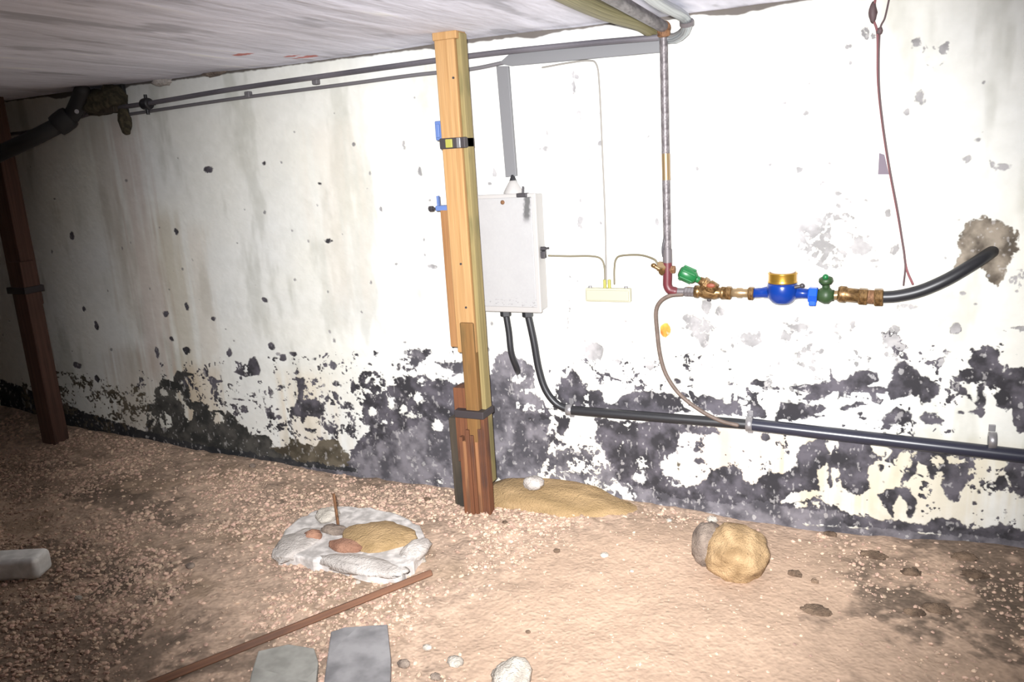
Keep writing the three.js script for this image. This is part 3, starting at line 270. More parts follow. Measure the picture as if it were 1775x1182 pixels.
{
  const w = 2048, h = 1024, xa = -3.8, xb = 1.0, za = 0, zb = 2.0;
  const damp = [[[-1.8769, 0, 0.8061], 0.30, 0.10, 0.75], [[-1.6937, 0, 1.0822], 0.30, 0.16, 0.7], [[-2.1003, 0, 0.4667], 0.35, 0.06, 0.6], [[-2.6831, 0, 0.4266], 0.5, 0.12, 0.5], [[-1.6505, 0, 0.8358], 0.12, 0.05, 0.55], [[0.2591, 0, 0.3443], 0.20, 0.20, 0.75], [[0.2883, 0, 0.1296], 0.16, 0.14, 0.6], [[0.3293, 0, 0.309], 0.30, 0.32, 0.5], [[0.1185, 0, 0.289], 0.10, 0.03, 0.5], [[0.0751, 0, 0.1452], 0.12, 0.03, 0.4], [[-1.1748, 0, 0.986], 0.12, 0.07, 0.6]];
  const hgt = new Float32Array(w * h);
  const map = tex(w, h, (i, j) => {
    const x = mix(xa, xb, i / w), z = mix(za, zb, j / h), s = sandy(x, z), n1 = fbm(x * 4, z * 4, 4, 421), n2 = fbm(x * 45, z * 45, 3, 427), n3 = fbm(x * 150, z * 150, 2, 431);
    hgt[j * w + i] = 0.6 * n3 + 0.4 * n2;
    let r = mix(0.43, 0.46, s), g = mix(0.31, 0.325, s), b = mix(0.23, 0.235, s);
    const k = 1 + (n1 - 0.5) * mix(0.9, 0.3, s) + (n2 - 0.5) * mix(0.8, 0.22, s) + (n3 - 0.5) * mix(0.6, 0.25, s); r *= k; g *= k; b *= k;
    const brown = sstep(0.5, 0.72, fbm(x * 6, z * 6, 4, 437)) * (1 - s) * 0.55; r = mix(r, 0.27, brown); g = mix(g, 0.19, brown); b = mix(b, 0.125, brown);
    for (const [c, rx, rz, a] of damp) { const d = Math.hypot((x - c[0]) / rx, (z - c[2]) / rz) + (fbm(x * 11, z * 11, 5, 441) - 0.5) * 2.6 + (n2 - 0.5) * 0.7; const q = a * sstep(1.12, 0.68, d) * clamp(0.35 + 1.1 * n3); r = mix(r, 0.105, q); g = mix(g, 0.076, q); b = mix(b, 0.055, q); }
    return [r, g, b];
  });
  const bump = tex(w, h, (i, j) => hgt[j * w + i], THREE.MirroredRepeatWrapping, false);
  const nx = 520, nz = 330, pos = [], uv = [], idx = [];
  for (let j = 0; j <= nz; j++) for (let i = 0; i <= nx; i++) {
    const x = mix(XL, XR, i / nx), z = -0.02 + (ZF + 0.02) * Math.pow(j / nz, 1.25), y = ground(x, Math.max(z, 0));
    pos.push(x, y, z); uv.push((x - xa) / (xb - xa), (z - za) / (zb - za));
  }
  for (let j = 0; j < nz; j++) for (let i = 0; i < nx; i++) { const a = j * (nx + 1) + i, b = a + 1, c = a + nx + 1, d = c + 1; idx.push(a, d, b, a, c, d); }
  const g = new THREE.BufferGeometry(); g.setAttribute('position', new THREE.Float32BufferAttribute(pos, 3)); g.setAttribute('uv', new THREE.Float32BufferAttribute(uv, 2)); g.setIndex(idx); g.computeVertexNormals();
  structure('floor', 'uneven sandy earth floor with brown damp patches', 'floor', [g, wbox([XL - 0.2, -0.4, -0.25], [XR + 0.2, -0.09, ZF + 0.2])], mat([1, 1, 1], 0.97, 0, { map, bumpMap: bump, bumpScale: 0.004 }));
}
{
  const base = new THREE.IcosahedronGeometry(1, 0); const bp = base.attributes.position;
  for (let i = 0; i < bp.count; i++) { const k = 0.75 + 0.5 * vn3(bp.getX(i) * 2 + 5, bp.getY(i) * 2 + 5, bp.getZ(i) * 2 + 5, 3); bp.setXYZ(i, bp.getX(i) * k, bp.getY(i) * k * 0.7, bp.getZ(i) * k); }
  base.computeVertexNormals();
  const N = 42000, m4 = new THREE.Matrix4(), q = new THREE.Quaternion(), e = new THREE.Euler(), list = [];
  for (let t = 0; t < N * 6 && list.length < N; t++) {
    const x = rr(-3.3, 0.45), z = rr(0.015, 1.45), s = sandy(x, z), patch = sstep(0.38, 0.62, fbm(x * 5, z * 5, 3, 451));
    const d = mix(0.12 + 0.88 * patch, 0.05, s); if (rnd() > d) continue;
    list.push([x, z, s]);
  }
  const im = new THREE.InstancedMesh(base, mat([1, 1, 1], 0.9), list.length);
  list.forEach(([x, z, s], i) => {
    const r = Math.pow(rnd(), 3) * mix(0.0062, 0.003, s) + 0.0019; e.set(rr(-0.5, 0.5), rr(0, 6.3), rr(-0.5, 0.5)); q.setFromEuler(e);
    m4.compose(new THREE.Vector3(x, ground(x, z) + r * 0.15, z), q, new THREE.Vector3(r * rr(0.8, 1.3), r * rr(0.6, 1), r)); im.setMatrixAt(i, m4);
    const k = rr(0.5, 1.1), pink = rnd(); im.setColorAt(i, lin(clamp(0.66 * k), clamp(mix(0.50, 0.43, pink) * k), clamp(mix(0.36, 0.34, pink) * k)));
  });
  im.name = 'gravel'; im.castShadow = im.receiveShadow = true; im.userData = { label: 'pinkish stone chippings strewn over the earth floor', category: 'gravel', kind: 'stuff' }; scene.add(im);
}

// ---------------------------------------------------------------- materials
function woodTex(s, a, b, c, wet = 0) {                                           // 0.25 m x 1 m; a pale, b grain, c dark stain
  return tex(192, 768, (i, j) => {
    const x = i / 192 * 0.25, y = j / 768, wob = 0.012 * (fbm(y * 3, 2, 3, s) - 0.5);
    const g1 = fbm((x + wob) * 160, y * 4, 4, s + 3), g2 = fbm((x + wob) * 500, y * 12, 2, s + 7), st = sstep(0.55 - wet, 0.8 - wet, fbm(x * 18, y * 5, 4, s + 9));
    const t = clamp((g1 - 0.3) * 1.8), k = 0.85 + 0.3 * g2;
    return [0, 1, 2].map(q => mix(mix(a[q], b[q], t), c[q], st * 0.75) * k);
  });
}
const M = {}; M.stone = mat([1, 1, 1], 0.95, 0, { vertexColors: true, bumpMap: tex(256, 256, (i, j) => 0.6 * fbm(i / 9, j / 9, 4, 771) + 0.4 * fbm(i / 2.6, j / 2.6, 2, 775), THREE.MirroredRepeatWrapping, false), bumpScale: 0.005 }); M.stone.bumpMap.repeat.set(6, 6);
const C = { ochre: [[0.23, 0.145, 0.068], [0.48, 0.325, 0.175]], grey: [[0.12, 0.09, 0.075], [0.29, 0.23, 0.185]], sand: [[0.28, 0.185, 0.085], [0.43, 0.29, 0.15]], conc: [[0.36, 0.325, 0.30], [0.62, 0.57, 0.53]], brick: [[0.20, 0.095, 0.06], [0.40, 0.215, 0.14]], white: [[0.36, 0.325, 0.28], [0.60, 0.55, 0.48]], clod: [[0.085, 0.055, 0.037], [0.22, 0.15, 0.10]] };
const woodMat = (t, r = 0.8) => { t.repeat.set(4, 1); return mat([1, 1, 1], r, 0, { map: t, bumpMap: t, bumpScale: 0.0008 }); };
M.pine = woodMat(woodTex(501, [0.40, 0.235, 0.10], [0.33, 0.175, 0.062], [0.33, 0.19, 0.075]));
M.olive = woodMat(woodTex(521, [0.26, 0.20, 0.085], [0.17, 0.135, 0.05], [0.11, 0.10, 0.038], 0.08));
M.wet = woodMat(woodTex(541, [0.17, 0.062, 0.024], [0.10, 0.034, 0.014], [0.045, 0.022, 0.016], 0.05));
M.batten = woodMat(woodTex(547, [0.29, 0.145, 0.055], [0.22, 0.10, 0.035], [0.20, 0.10, 0.04]));
M.lower = woodMat(woodTex(551, [0.21, 0.105, 0.03], [0.14, 0.066, 0.018], [0.10, 0.065, 0.02], 0.08));
M.splint = woodMat(woodTex(557, [0.30, 0.14, 0.06], [0.15, 0.06, 0.025], [0.08, 0.035, 0.02]));
M.black = woodMat(woodTex(561, [0.06, 0.045, 0.03], [0.03, 0.024, 0.018], [0.02, 0.018, 0.014]));
M.redwood = woodMat(woodTex(571, [0.125, 0.062, 0.044], [0.08, 0.04, 0.03], [0.055, 0.032, 0.025]));
M.stick = woodMat(woodTex(581, [0.21, 0.10, 0.055], [0.12, 0.055, 0.032], [0.09, 0.045, 0.03]));
const speckle = (s, a, b, f = 18) => tex(128, 128, (i, j) => { const t = clamp((fbm(i / f, j / f, 4, s) - 0.3) * 2.2); return [0, 1, 2].map(q => mix(a[q], b[q], t)); }, THREE.RepeatWrapping);
const rep = (t, x, y = x) => { t.repeat.set(x, y); return t; };
M.galv = mat([1, 1, 1], 0.5, 0.35, { map: rep(speckle(601, [0.09, 0.078, 0.082], [0.21, 0.19, 0.195]), 2, 14) });
M.olivePipe = mat([1, 1, 1], 0.6, 0.1, { map: rep(speckle(607, [0.13, 0.115, 0.05], [0.27, 0.24, 0.12]), 2, 14) });
M.silver = mat([1, 1, 1], 0.35, 0.6, { map: rep(speckle(611, [0.22, 0.24, 0.25], [0.46, 0.48, 0.49]), 2, 14) });
M.rust = mat([1, 1, 1], 0.75, 0.2, { map: rep(speckle(613, [0.10, 0.045, 0.02], [0.26, 0.13, 0.06]), 2, 2) });
M.darkPipe = mat([1, 1, 1], 0.45, 0.15, { map: rep(speckle(617, [0.05, 0.046, 0.055], [0.20, 0.185, 0.205]), 2, 30) });
M.greyCable = mat([0.13, 0.122, 0.13], 0.6);
M.blackPlastic = mat([0.018, 0.018, 0.021], 0.42);
M.navyPlastic = mat([0.026, 0.027, 0.042], 0.3);
M.drain = mat([0.022, 0.022, 0.024], 0.6);
M.trunk = mat([0.150, 0.150, 0.157], 0.6);
M.boxGrey = mat([0.43, 0.42, 0.42], 0.45);
M.boxRim = mat([0.37, 0.355, 0.345], 0.45);
M.steel = mat([0.30, 0.29, 0.30], 0.4, 0.6);
M.darkSteel = mat([0.06, 0.055, 0.06], 0.5, 0.4);
M.cream = mat([0.385, 0.375, 0.285], 0.5);
M.yellowish = mat([0.30, 0.285, 0.06], 0.5);
M.wireTan = mat([0.15, 0.13, 0.085], 0.6);
M.wireWhite = mat([0.22, 0.205, 0.185], 0.6);
M.maroon = mat([0.105, 0.018, 0.024], 0.45);
M.brass = mat([1, 1, 1], 0.38, 0.7, { map: rep(speckle(631, [0.10, 0.055, 0.022], [0.30, 0.18, 0.075]), 3, 3) });
M.paleBrass = mat([0.30, 0.21, 0.115], 0.38, 0.6);
M.gold = mat([0.50, 0.29, 0.05], 0.3, 0.8);
M.blue = mat([0.004, 0.030, 0.20], 0.25);
M.brightBlue = mat([0.006, 0.075, 0.48], 0.3);
M.green = mat([0.006, 0.115, 0.030], 0.4);
M.darkGreen = mat([0.022, 0.05, 0.016], 0.5);
M.redPaint = mat([0.20, 0.048, 0.022], 0.6);
M.lid = mat([0.72, 0.68, 0.70], 0.25);
M.hose = mat([1, 1, 1], 0.6, 0, { map: rep(speckle(641, [0.07, 0.05, 0.04], [0.18, 0.13, 0.105], 8), 3, 40) });
M.redWire = mat([0.20, 0.065, 0.072], 0.6);
M.darkWire = mat([0.09, 0.055, 0.058], 0.6);
M.tag = mat([0.15, 0.12, 0.15], 0.7);
M.concrete = mat([1, 1, 1], 0.95, 0, { map: rep(speckle(651, [0.42, 0.39, 0.37], [0.72, 0.68, 0.65], 14), 6) });
M.yellowRock = mat([1, 1, 1], 0.9, 0, { map: rep(speckle(661, [0.36, 0.25, 0.115], [0.66, 0.49, 0.27], 12), 8) });
M.greyRock = mat([1, 1, 1], 0.9, 0, { map: rep(speckle(671, [0.22, 0.16, 0.13], [0.42, 0.34, 0.28], 12), 8) });
M.sand = mat([1, 1, 1], 0.97, 0, { map: rep(speckle(681, [0.40, 0.27, 0.14], [0.58, 0.41, 0.23], 10), 9) });
M.slate = mat([1, 1, 1], 0.8, 0, { map: rep(speckle(691, [0.17, 0.165, 0.17], [0.30, 0.29, 0.295], 26), 5) });
M.paleSlate = mat([1, 1, 1], 0.85, 0, { map: rep(speckle(697, [0.26, 0.255, 0.23], [0.40, 0.39, 0.36], 26), 5) });
M.brick = mat([1, 1, 1], 0.95, 0, { map: rep(speckle(701, [0.36, 0.13, 0.07], [0.56, 0.28, 0.17], 10), 8) });
M.whitish = mat([1, 1, 1], 0.85, 0, { map: rep(speckle(711, [0.55, 0.54, 0.52], [0.80, 0.79, 0.76], 16), 6) });
M.foam = mat([1, 1, 1], 0.8, 0, { map: rep(speckle(717, [0.72, 0.72, 0.70], [0.92, 0.92, 0.90], 16), 6) });
M.clod = mat([1, 1, 1], 0.97, 0, { map: rep(speckle(721, [0.10, 0.062, 0.040], [0.26, 0.17, 0.11], 10), 8) });
M.moss = mat([1, 1, 1], 0.97, 0, { map: rep(speckle(731, [0.030, 0.026, 0.016], [0.085, 0.070, 0.042], 10), 8) });
M.blueClip = mat([0.10, 0.16, 0.36], 0.5);
M.strap = mat([0.035, 0.028, 0.03], 0.6);

// ---------------------------------------------------------------- the spliced timber prop
{
  const t = thing('timber_post', 'yellow timber prop with strapped splice, wedged from earth floor to ceiling beside grey box', 'post', [-1.03, 0, 0.145]);
  const up = part(t, 'upper_timber', boxUV(box([-1.062, 0.47, 0.126], [-1.004, CEIL + 0.004, 0.170], 0.004)), M.pine, 'pale yellow sawn timber');
  part(t, 'packing_wedge', boxUV(box([-1.064, CEIL - 0.016, 0.120], [-0.994, CEIL + 0.004, 0.174], 0.003)), M.pine);
  part(t, 'back_plank', boxUV(box([-1.0035, 0.08, 0.122], [-0.990, CEIL, 0.160], 0.003)), M.olive, 'greenish plank on the side of the prop');
  // lower half
  part(t, 'lower_timber', boxUV(box([-1.046, -0.06, 0.124], [-1.0045, 0.558, 0.1765], 0.004)), M.lower, 'olive-brown lower timber');
  for (let i = 0; i < 7; i++) { const x = -1.074 + i * 0.0122; part(t, 'splinter', boxUV(box([x, -0.05, 0.150], [x + 0.0116, 0.235 + rr(-0.03, 0.05), 0.181 + rr(-0.004, 0.004)], 0.002)), i % 3 === 1 ? M.splint : M.wet, 'wet red-brown splitting timber'); }
  part(t, 'batten', boxUV(box([-1.094, 0.480, 0.118], [-1.0625, 0.866, 0.150], 0.003)), M.batten, 'orange batten nailed to the side');
  part(t, 'side_board', boxUV(box([-1.090, 0.14, 0.116], [-1.046, 0.365, 0.164], 0.003)), M.wet);
  part(t, 'rotten_board', boxUV(box([-1.128, -0.02, 0.100], [-1.088, 0.262, 0.138], 0.004)), M.black, 'blackened rotten board');
  const s1 = part(t, 'strap', boxUV(box([-1.066, 1.024, 0.120], [-0.990, 1.052, 0.1745], 0.003)), M.strap, 'black strap');
  part(s1, 'buckle', box([-1.046, 1.027, 0.173], [-1.026, 1.049, 0.179], 0.002), M.yellowish, 'yellow buckle');
  part(s1, 'keeper', box([-1.014, 1.025, 0.173], [-1.002, 1.051, 0.178], 0.002), M.steel);
  part(t, 'strap', boxUV(box([-1.078, 0.284, 0.116], [-0.986, 0.306, 0.188], 0.003)), M.strap, 'dark strap round the splice');
  part(t, 'clip', [box([-1.090, 1.048, 0.125], [-1.064, 1.098, 0.150], 0.003), box([-1.086, 1.055, 0.150], [-1.074, 1.090, 0.156], 0.002)], M.blueClip, 'blue plastic clip');
  part(t, 'bracket', [box([-1.108, 0.862, 0.118], [-1.064, 0.876, 0.150], 0.002), box([-1.108, 0.872, 0.128], [-1.103, 0.902, 0.140], 0.001)], M.blueClip, 'small blue bracket on the batten end');
  part(t, 'bolt', [rod([-1.135, 0.868, 0.134], [-1.104, 0.868, 0.134], 0.003), hexnut([-1.136, 0.868, 0.134], [-1.124, 0.868, 0.134], 0.008)], M.darkSteel);
  for (const [x, y] of [[-1.03, 0.72], [-1.012, 1.20], [-1.024, 0.60]]) part(up, 'nail', rod([x, y, 0.168], [x, y, 0.1722], 0.003), M.darkSteel);
}
{
  const t = thing('timber_post', 'dim red-brown timber prop standing at the dark end of the wall', 'post', [-2.93, 0, 0.11]);
  part(t, 'upper_timber', boxUV(box([-2.975, 0.55, 0.085], [-2.888, CEIL + 0.004, 0.145], 0.004)), M.redwood);
  part(t, 'lower_timber', boxUV(box([-2.960, -0.06, 0.095], [-2.880, 0.72, 0.155], 0.004)), M.redwood);
  part(t, 'strap', boxUV(box([-2.980, 0.60, 0.080], [-2.876, 0.625, 0.160], 0.003)), M.strap);
}

// ---------------------------------------------------------------- grey enclosure and its ducts
{
  const t = thing('electrical_box', 'light grey electrical enclosure with lid, screwed to wall beside the timber prop', 'electrical box', [-0.94, 0.566, 0.0]);
  const xa = -1.034, xb = -0.848, ya = 0.566, yb = 0.896;
  part(t, 'body', box([xa + 0.004, ya + 0.004, -0.003], [xb - 0.004, yb - 0.004, 0.046], 0.004), M.boxRim);
  const lidMap = (() => {
    const w = 256, h = 512; return tex(w, h, (i, j) => {
      const x = i / w, y = j / h, n = fbm(x * 6, y * 10, 4, 801), f = fbm(x * 40, y * 60, 2, 807); let k = 0.345 + 0.02 * (n - 0.5) + 0.02 * (f - 0.5);
      const dx = (x - 0.86 + (1 - y) * 0.16) , s = sstep(0.075, 0.02, Math.abs(dx - 0.02) + (f - 0.5) * 0.03) * sstep(0.74, 0.82, y) ; k = mix(k, 0.035, s * 0.8);
      const sc = sstep(0.68, 0.72, fbm(x * 30, y * 90, 2, 811)) * sstep(0.09, 0.03, Math.abs(y - 0.055)); k = mix(k, 0.16, sc * 0.5);
      return [k, k * 0.985, k * 0.99];
    }, THREE.ClampToEdgeWrapping);
  })();
  const lid = part(t, 'lid', box([xa, ya, 0.0465], [xb, yb, 0.060], 0.004), M.boxRim);
  const pg = box([xa + 0.008, ya + 0.016, 0.058], [xb - 0.012, yb - 0.010, 0.0625], 0.002); const pu = plain(pg); for (let i = 0; i < pu.attributes.position.count; i++) pu.attributes.uv.setXY(i, (pu.attributes.position.getX(i) - xa) / (xb - xa), (pu.attributes.position.getY(i) - ya) / (yb - ya));
  part(lid, 'lid_panel', pu, mat([1, 1, 1], 0.5, 0, { map: lidMap }), 'flat grey panel with a black scorch mark near one corner');
  part(lid, 'screw', [turned([-0.945, 0.874, 0.060], [-0.945, 0.874, 0.066], [[0, 0.006], [0.7, 0.006], [1, 0.003], [1, 0]], 16), box([-0.9455 - 0.004, 0.8735, 0.0655], [-0.9455 + 0.005, 0.8745, 0.0665], 0.0002)], M.rust, 'rusty lid screw');
  part(lid, 'catch', [box([-0.902, 0.886, 0.044], [-0.872, 0.897, 0.066], 0.002), rod([-0.887, 0.89, 0.055], [-0.887, 0.914, 0.050], 0.003)], M.darkSteel, 'dark rusted lid catch');
  part(t, 'cable_gland', turned([-0.928, 0.888, 0.025], [-0.928, 0.930, 0.025], [[0, 0], [0, 0.028], [0.3, 0.027], [0.55, 0.021], [0.75, 0.016], [1, 0.009], [1, 0]], 24), M.boxRim, 'pale domed cable gland');
  part(t, 'hinge', [rod([-0.852, 0.742, 0.030], [-0.838, 0.742, 0.030], 0.006), box([-0.850, 0.716, 0.024], [-0.838, 0.736, 0.040], 0.002), rod([-0.846, 0.742, 0.030], [-0.828, 0.744, 0.030], 0.003)], M.darkSteel, 'dark hinge stub');
  for (const [x] of [[-0.972], [-0.903]]) part(t, 'cable_gland', hexnut([x, 0.548, 0.030], [x, 0.570, 0.030], 0.016), M.blackPlastic, 'black gland nut');
}
{
  const t = thing('conduit', 'flat grey duct rising from the enclosure then along under the wall pipe', 'conduit', [-0.93, 0.93, 0.0]);
  const sh = (pts, d) => { const g = new THREE.ExtrudeGeometry(new THREE.Shape(pts.map(p => new THREE.Vector2(p[0], p[1]))), { depth: d, bevelEnabled: true, bevelSize: 0.0015, bevelThickness: 0.0015, bevelSegments: 2 }); g.translate(0, 0, 0.0); return g; };
  part(t, 'riser', sh([[-0.9624, 1.2332], [-0.9541, 0.9407], [-0.924, 0.9426], [-0.9299, 1.2301]], 0.011), M.trunk);
  part(t, 'run', sh([[-0.9532, 1.2413], [-0.9212, 1.2323], [-0.5061, 1.2253], [-0.5056, 1.2577], [-0.9157, 1.2641]], 0.012), M.trunk);
  part(t, 'cable_end', turned([-0.933, 0.916, 0.012], [-0.934, 0.945, 0.010], [[0, 0], [0, 0.015], [0.5, 0.010], [1, 0.004], [1, 0]], 18), M.blackPlastic, 'black tapered cable end');
}
solo('flexible_duct', 'short black flexible duct from enclosure into a hole in the wall', 'conduit', tube([[-0.972, 0.560, 0.030], [-0.9656, 0.5021, 0.03], [-0.9622, 0.442, 0.03], [-0.9566, 0.3968, 0.016], [-0.9619, 0.3583, -0.02]], 0.0095), M.blackPlastic);
{
  const t = thing('black_pipe', 'black pipe dropping from enclosure and running along the wall foot', 'pipe', [-0.6, 0.25, 0.0]);
  part(t, 'drop', tube([[-0.903, 0.560, 0.030], [-0.889, 0.4797, 0.03], [-0.8776, 0.3948, 0.03], [-0.8593, 0.3337, 0.03], [-0.8281, 0.2936, 0.028], [-0.7854, 0.2773, 0.026], [-0.7505, 0.2749, 0.026]], 0.0105, 90), M.blackPlastic);
  part(t, 'thin_run', rod([-0.7889, 0.277, 0.026], [-0.2859, 0.2786, 0.026], 0.0135), M.blackPlastic);
  part(t, 'thick_run', rod([-0.2946, 0.2794, 0.026], [1.9, 0.2, 0.026], 0.0165), M.navyPlastic, 'glossy blue-black pipe length');
  for (const [a, r] of [[[-0.7906, 0.2786, 0.026], 0.0165], [[-0.2902, 0.2798, 0.026], 0.0195], [[0.2566, 0.2893, 0.026], 0.0195]]) {
    const cl = part(t, 'pipe_clip', turned([a[0] - 0.008, a[1], a[2]], [a[0] + 0.008, a[1], a[2]], [[0, 0.01], [0, r], [1, r], [1, 0.01]], 24), M.steel, 'grey pipe clip');
    for (const q of [1, -1]) { const y0 = a[1] + q * r * 0.8, y1 = a[1] + q * (r + 0.012); part(cl, 'clip_foot', box([a[0] - 0.007, Math.min(y0, y1), 0.004], [a[0] + 0.007, Math.max(y0, y1), 0.009], 0.001), M.steel); }
  }
}

// ---------------------------------------------------------------- earth bar and wires
{
  const t = thing('junction_strip', 'pale cream terminal strip with yellow tails on the white wall', 'terminal strip', [-0.6698, 0.5896, 0]);
  const c = [-0.6691, 0.6121, 0];
  part(t, 'base', box([c[0] - 0.064, c[1] - 0.019, -0.002], [c[0] + 0.064, c[1] + 0.019, 0.016], 0.003), M.cream);
  part(t, 'cover', box([c[0] - 0.060, c[1] - 0.015, 0.015], [c[0] + 0.060, c[1] + 0.014, 0.021], 0.003), M.cream);
  for (const x of [-0.009, 0.004]) part(t, 'tail', rod([c[0] + x, c[1] + 0.016, 0.008], [c[0] + x, c[1] + 0.042, 0.008], 0.0045), M.yellowish, 'yellow tail');
  for (const x of [-0.052, 0.050]) part(t, 'screw', rod([c[0] + x, c[1] + 0.017, 0.006], [c[0] + x, c[1] + 0.024, 0.006], 0.005), M.steel);
}
solo('thin_cable', 'thin white cable hanging from the grey duct down to terminal strip', 'cable', tube([[-0.8327, 1.2191, 0.0045], [-0.7593, 1.2236, 0.0045], [-0.7038, 1.2239, 0.0045], [-0.6822, 1.2119, 0.005], [-0.6763, 1.1574, 0.005], [-0.674, 0.9976, 0.005], [-0.6722, 0.8168, 0.005], [-0.6741, 0.642, 0.007]], 0.0024, 140, 8), M.wireWhite);
solo('thin_cable', 'tan cable from the enclosure hinge side to the terminal strip', 'cable', tube([[-0.8342, 0.7215, 0.02], [-0.7809, 0.7182, 0.008], [-0.7146, 0.7178, 0.006], [-0.6869, 0.7099, 0.006], [-0.6779, 0.6847, 0.006], [-0.6774, 0.642, 0.007]], 0.0028, 80, 8), M.wireTan);
solo('thin_cable', 'tan bonding cable looping from terminal strip to the brass pipe clamp', 'cable', tube([[-0.6512, 0.6423, 0.007], [-0.6502, 0.6848, 0.006], [-0.6443, 0.71, 0.007], [-0.627, 0.7197, 0.01], [-0.5722, 0.7232, 0.025], [-0.5316, 0.7154, 0.045], [-0.5214, 0.7056, 0.05]], 0.0028, 80, 8), M.wireTan);

// ---------------------------------------------------------------- pipes
const ZP = 0.055;
{
  const t = thing('riser_pipe', 'grey galvanised riser pipe running up the wall to ceiling pipes', 'pipe', [-0.4945, 0.7123, 0.055]);
  const top = [-0.4949, 1.2565, 0.055], bot = [-0.493, 0.7123, 0.055], s0 = [-0.493, 0.9155, 0.055], s1 = [-0.4935, 0.9802, 0.055];
  part(t, 'pipe', rod(bot, top, 0.0098), M.galv);
  part(t, 'sleeve', rod(s0, s1, 0.0104), M.paleBrass, 'bare tan section');
  part(t, 'socket', [turned([-0.4936, 1.2537, 0.055], [-0.4933, 1.2819, 0.06], [[0, 0], [0, 0.012], [0.1, 0.0155], [0.9, 0.0155], [1, 0.012], [1, 0]])], M.rust, 'rusty tee socket');
  part(t, 'pipe_end', rod([[-0.493, 0.7078, 0.055][0], [-0.493, 0.7078, 0.055][1], ZP], [bot[0], bot[1] + 0.03, ZP], 0.0118), M.galv);
  part(t, 'tie_rod', tube([[-0.502, 0.7249, 0.06], [-0.5027, 0.7429, 0.062], [-0.4983, 0.772, 0.06]], 0.0035, 20, 8), M.darkSteel, 'dark tie along the pipe');
}
{
  const t = thing('ceiling_pipe', 'lilac-grey ceiling pipe reaching the top of the riser', 'pipe', [-0.47, 1.2, 0.5], 'pipes under the ceiling');
  part(t, 'pipe', rod([-0.4945, 1.2766, 0.05], [-0.405, 1.278, 2.6], 0.0135), M.galv);
  part(t, 'elbow', ball([-0.4932, 1.2746, 0.055], 0.0165), M.rust, 'rusted elbow');
}
solo('ceiling_pipe', 'olive-brown ceiling pipe, leftmost beside the bare slab', 'pipe', tube([[-0.5348, 1.2804, 0.02], [-0.5401, 1.2882, 0.12], [-0.560, 1.289, 0.42], [-0.52, 1.287, 1.2], [-0.49, 1.285, 2.6]], 0.0205, 80), M.olivePipe, 'pipes under the ceiling');
{
  const t = thing('ceiling_pipe', 'silvery galvanised ceiling pipe with a hooked bend down to the wall pipe', 'pipe', [-0.42, 1.2, 0.5], 'pipes under the ceiling');
  part(t, 'pipe', tube([[-0.345, 1.283, 2.6], [-0.395, 1.283, 1.0], [-0.428, 1.283, 0.4], [-0.4362, 1.2887, 0.14], [-0.4315, 1.2778, 0.09], [-0.4413, 1.2599, 0.065], [-0.4683, 1.2488, 0.05], [-0.4987, 1.2531, 0.04]], 0.0125, 160), M.silver);
  part(t, 'collar', rod([-0.4315, 1.279, 0.09], [-0.432, 1.2708, 0.085], 0.0165), M.galv);
}
solo('wall_pipe', 'dark pipe running the length of the wall just below the ceiling', 'pipe', tube([[-0.4978, 1.2564, 0.032], [-0.7244, 1.2632, 0.03], [-1.0308, 1.266, 0.03], [-1.4808, 1.2594, 0.03], [-1.8824, 1.251, 0.03], [-2.2651, 1.2369, 0.03], [-2.5762, 1.2337, 0.03]], 0.0075, 120, 12), M.darkPipe);
solo('wall_cable', 'thin grey cable strung along the wall under the dark pipe', 'cable', tube([[-0.9305, 1.2429, 0.008], [-1.0437, 1.2342, 0.01], [-1.2187, 1.2351, 0.01], [-1.4577, 1.2308, 0.01], [-1.9062, 1.2239, 0.01], [-2.3627, 1.2108, 0.01]], 0.0055, 100, 10), M.greyCable);
{
  const t = thing('pipe_clamp', 'black clamp gripping the dark wall pipe near the broken corner', 'clamp', [-2.2885, 1.2358, 0]);
  const a = [-2.2545, 1.2361, 0.03];
  part(t, 'band', turned([a[0] - 0.016, a[1], a[2]], [a[0] + 0.016, a[1], a[2]], [[0, 0.008], [0, 0.017], [0.2, 0.019], [0.8, 0.019], [1, 0.017], [1, 0.008]], 18), M.blackPlastic);
  part(t, 'bolt', [rod([a[0], a[1] - 0.034, 0.03], [a[0], a[1] + 0.03, 0.03], 0.0055), box([a[0] - 0.008, a[1] - 0.004, -0.003], [a[0] + 0.008, a[1] + 0.004, 0.02], 0.001)], M.blackPlastic);
}
for (const [x, y] of [[547, 141], [430, 163]]) {
  const a = [-1.5672, 1.2486, 0.01], b = x > 500 ? a : [-1.8332, 1.232, 0.01];
  const t = thing('cable_saddle', x > 500 ? 'small grey saddle on the thin wall cable nearer the yellow prop' : 'small grey saddle on the thin wall cable nearer the black clamp', 'clip', [b[0], b[1] - 0.012, 0]);
  part(t, 'saddle', box([b[0] - 0.010, b[1] - 0.010, -0.003], [b[0] + 0.010, b[1] + 0.010, 0.018], 0.004), M.greyCable);
  part(t, 'nail', rod([b[0], b[1] + 0.006, 0.016], [b[0], b[1] + 0.006, 0.021], 0.003), M.steel);
}

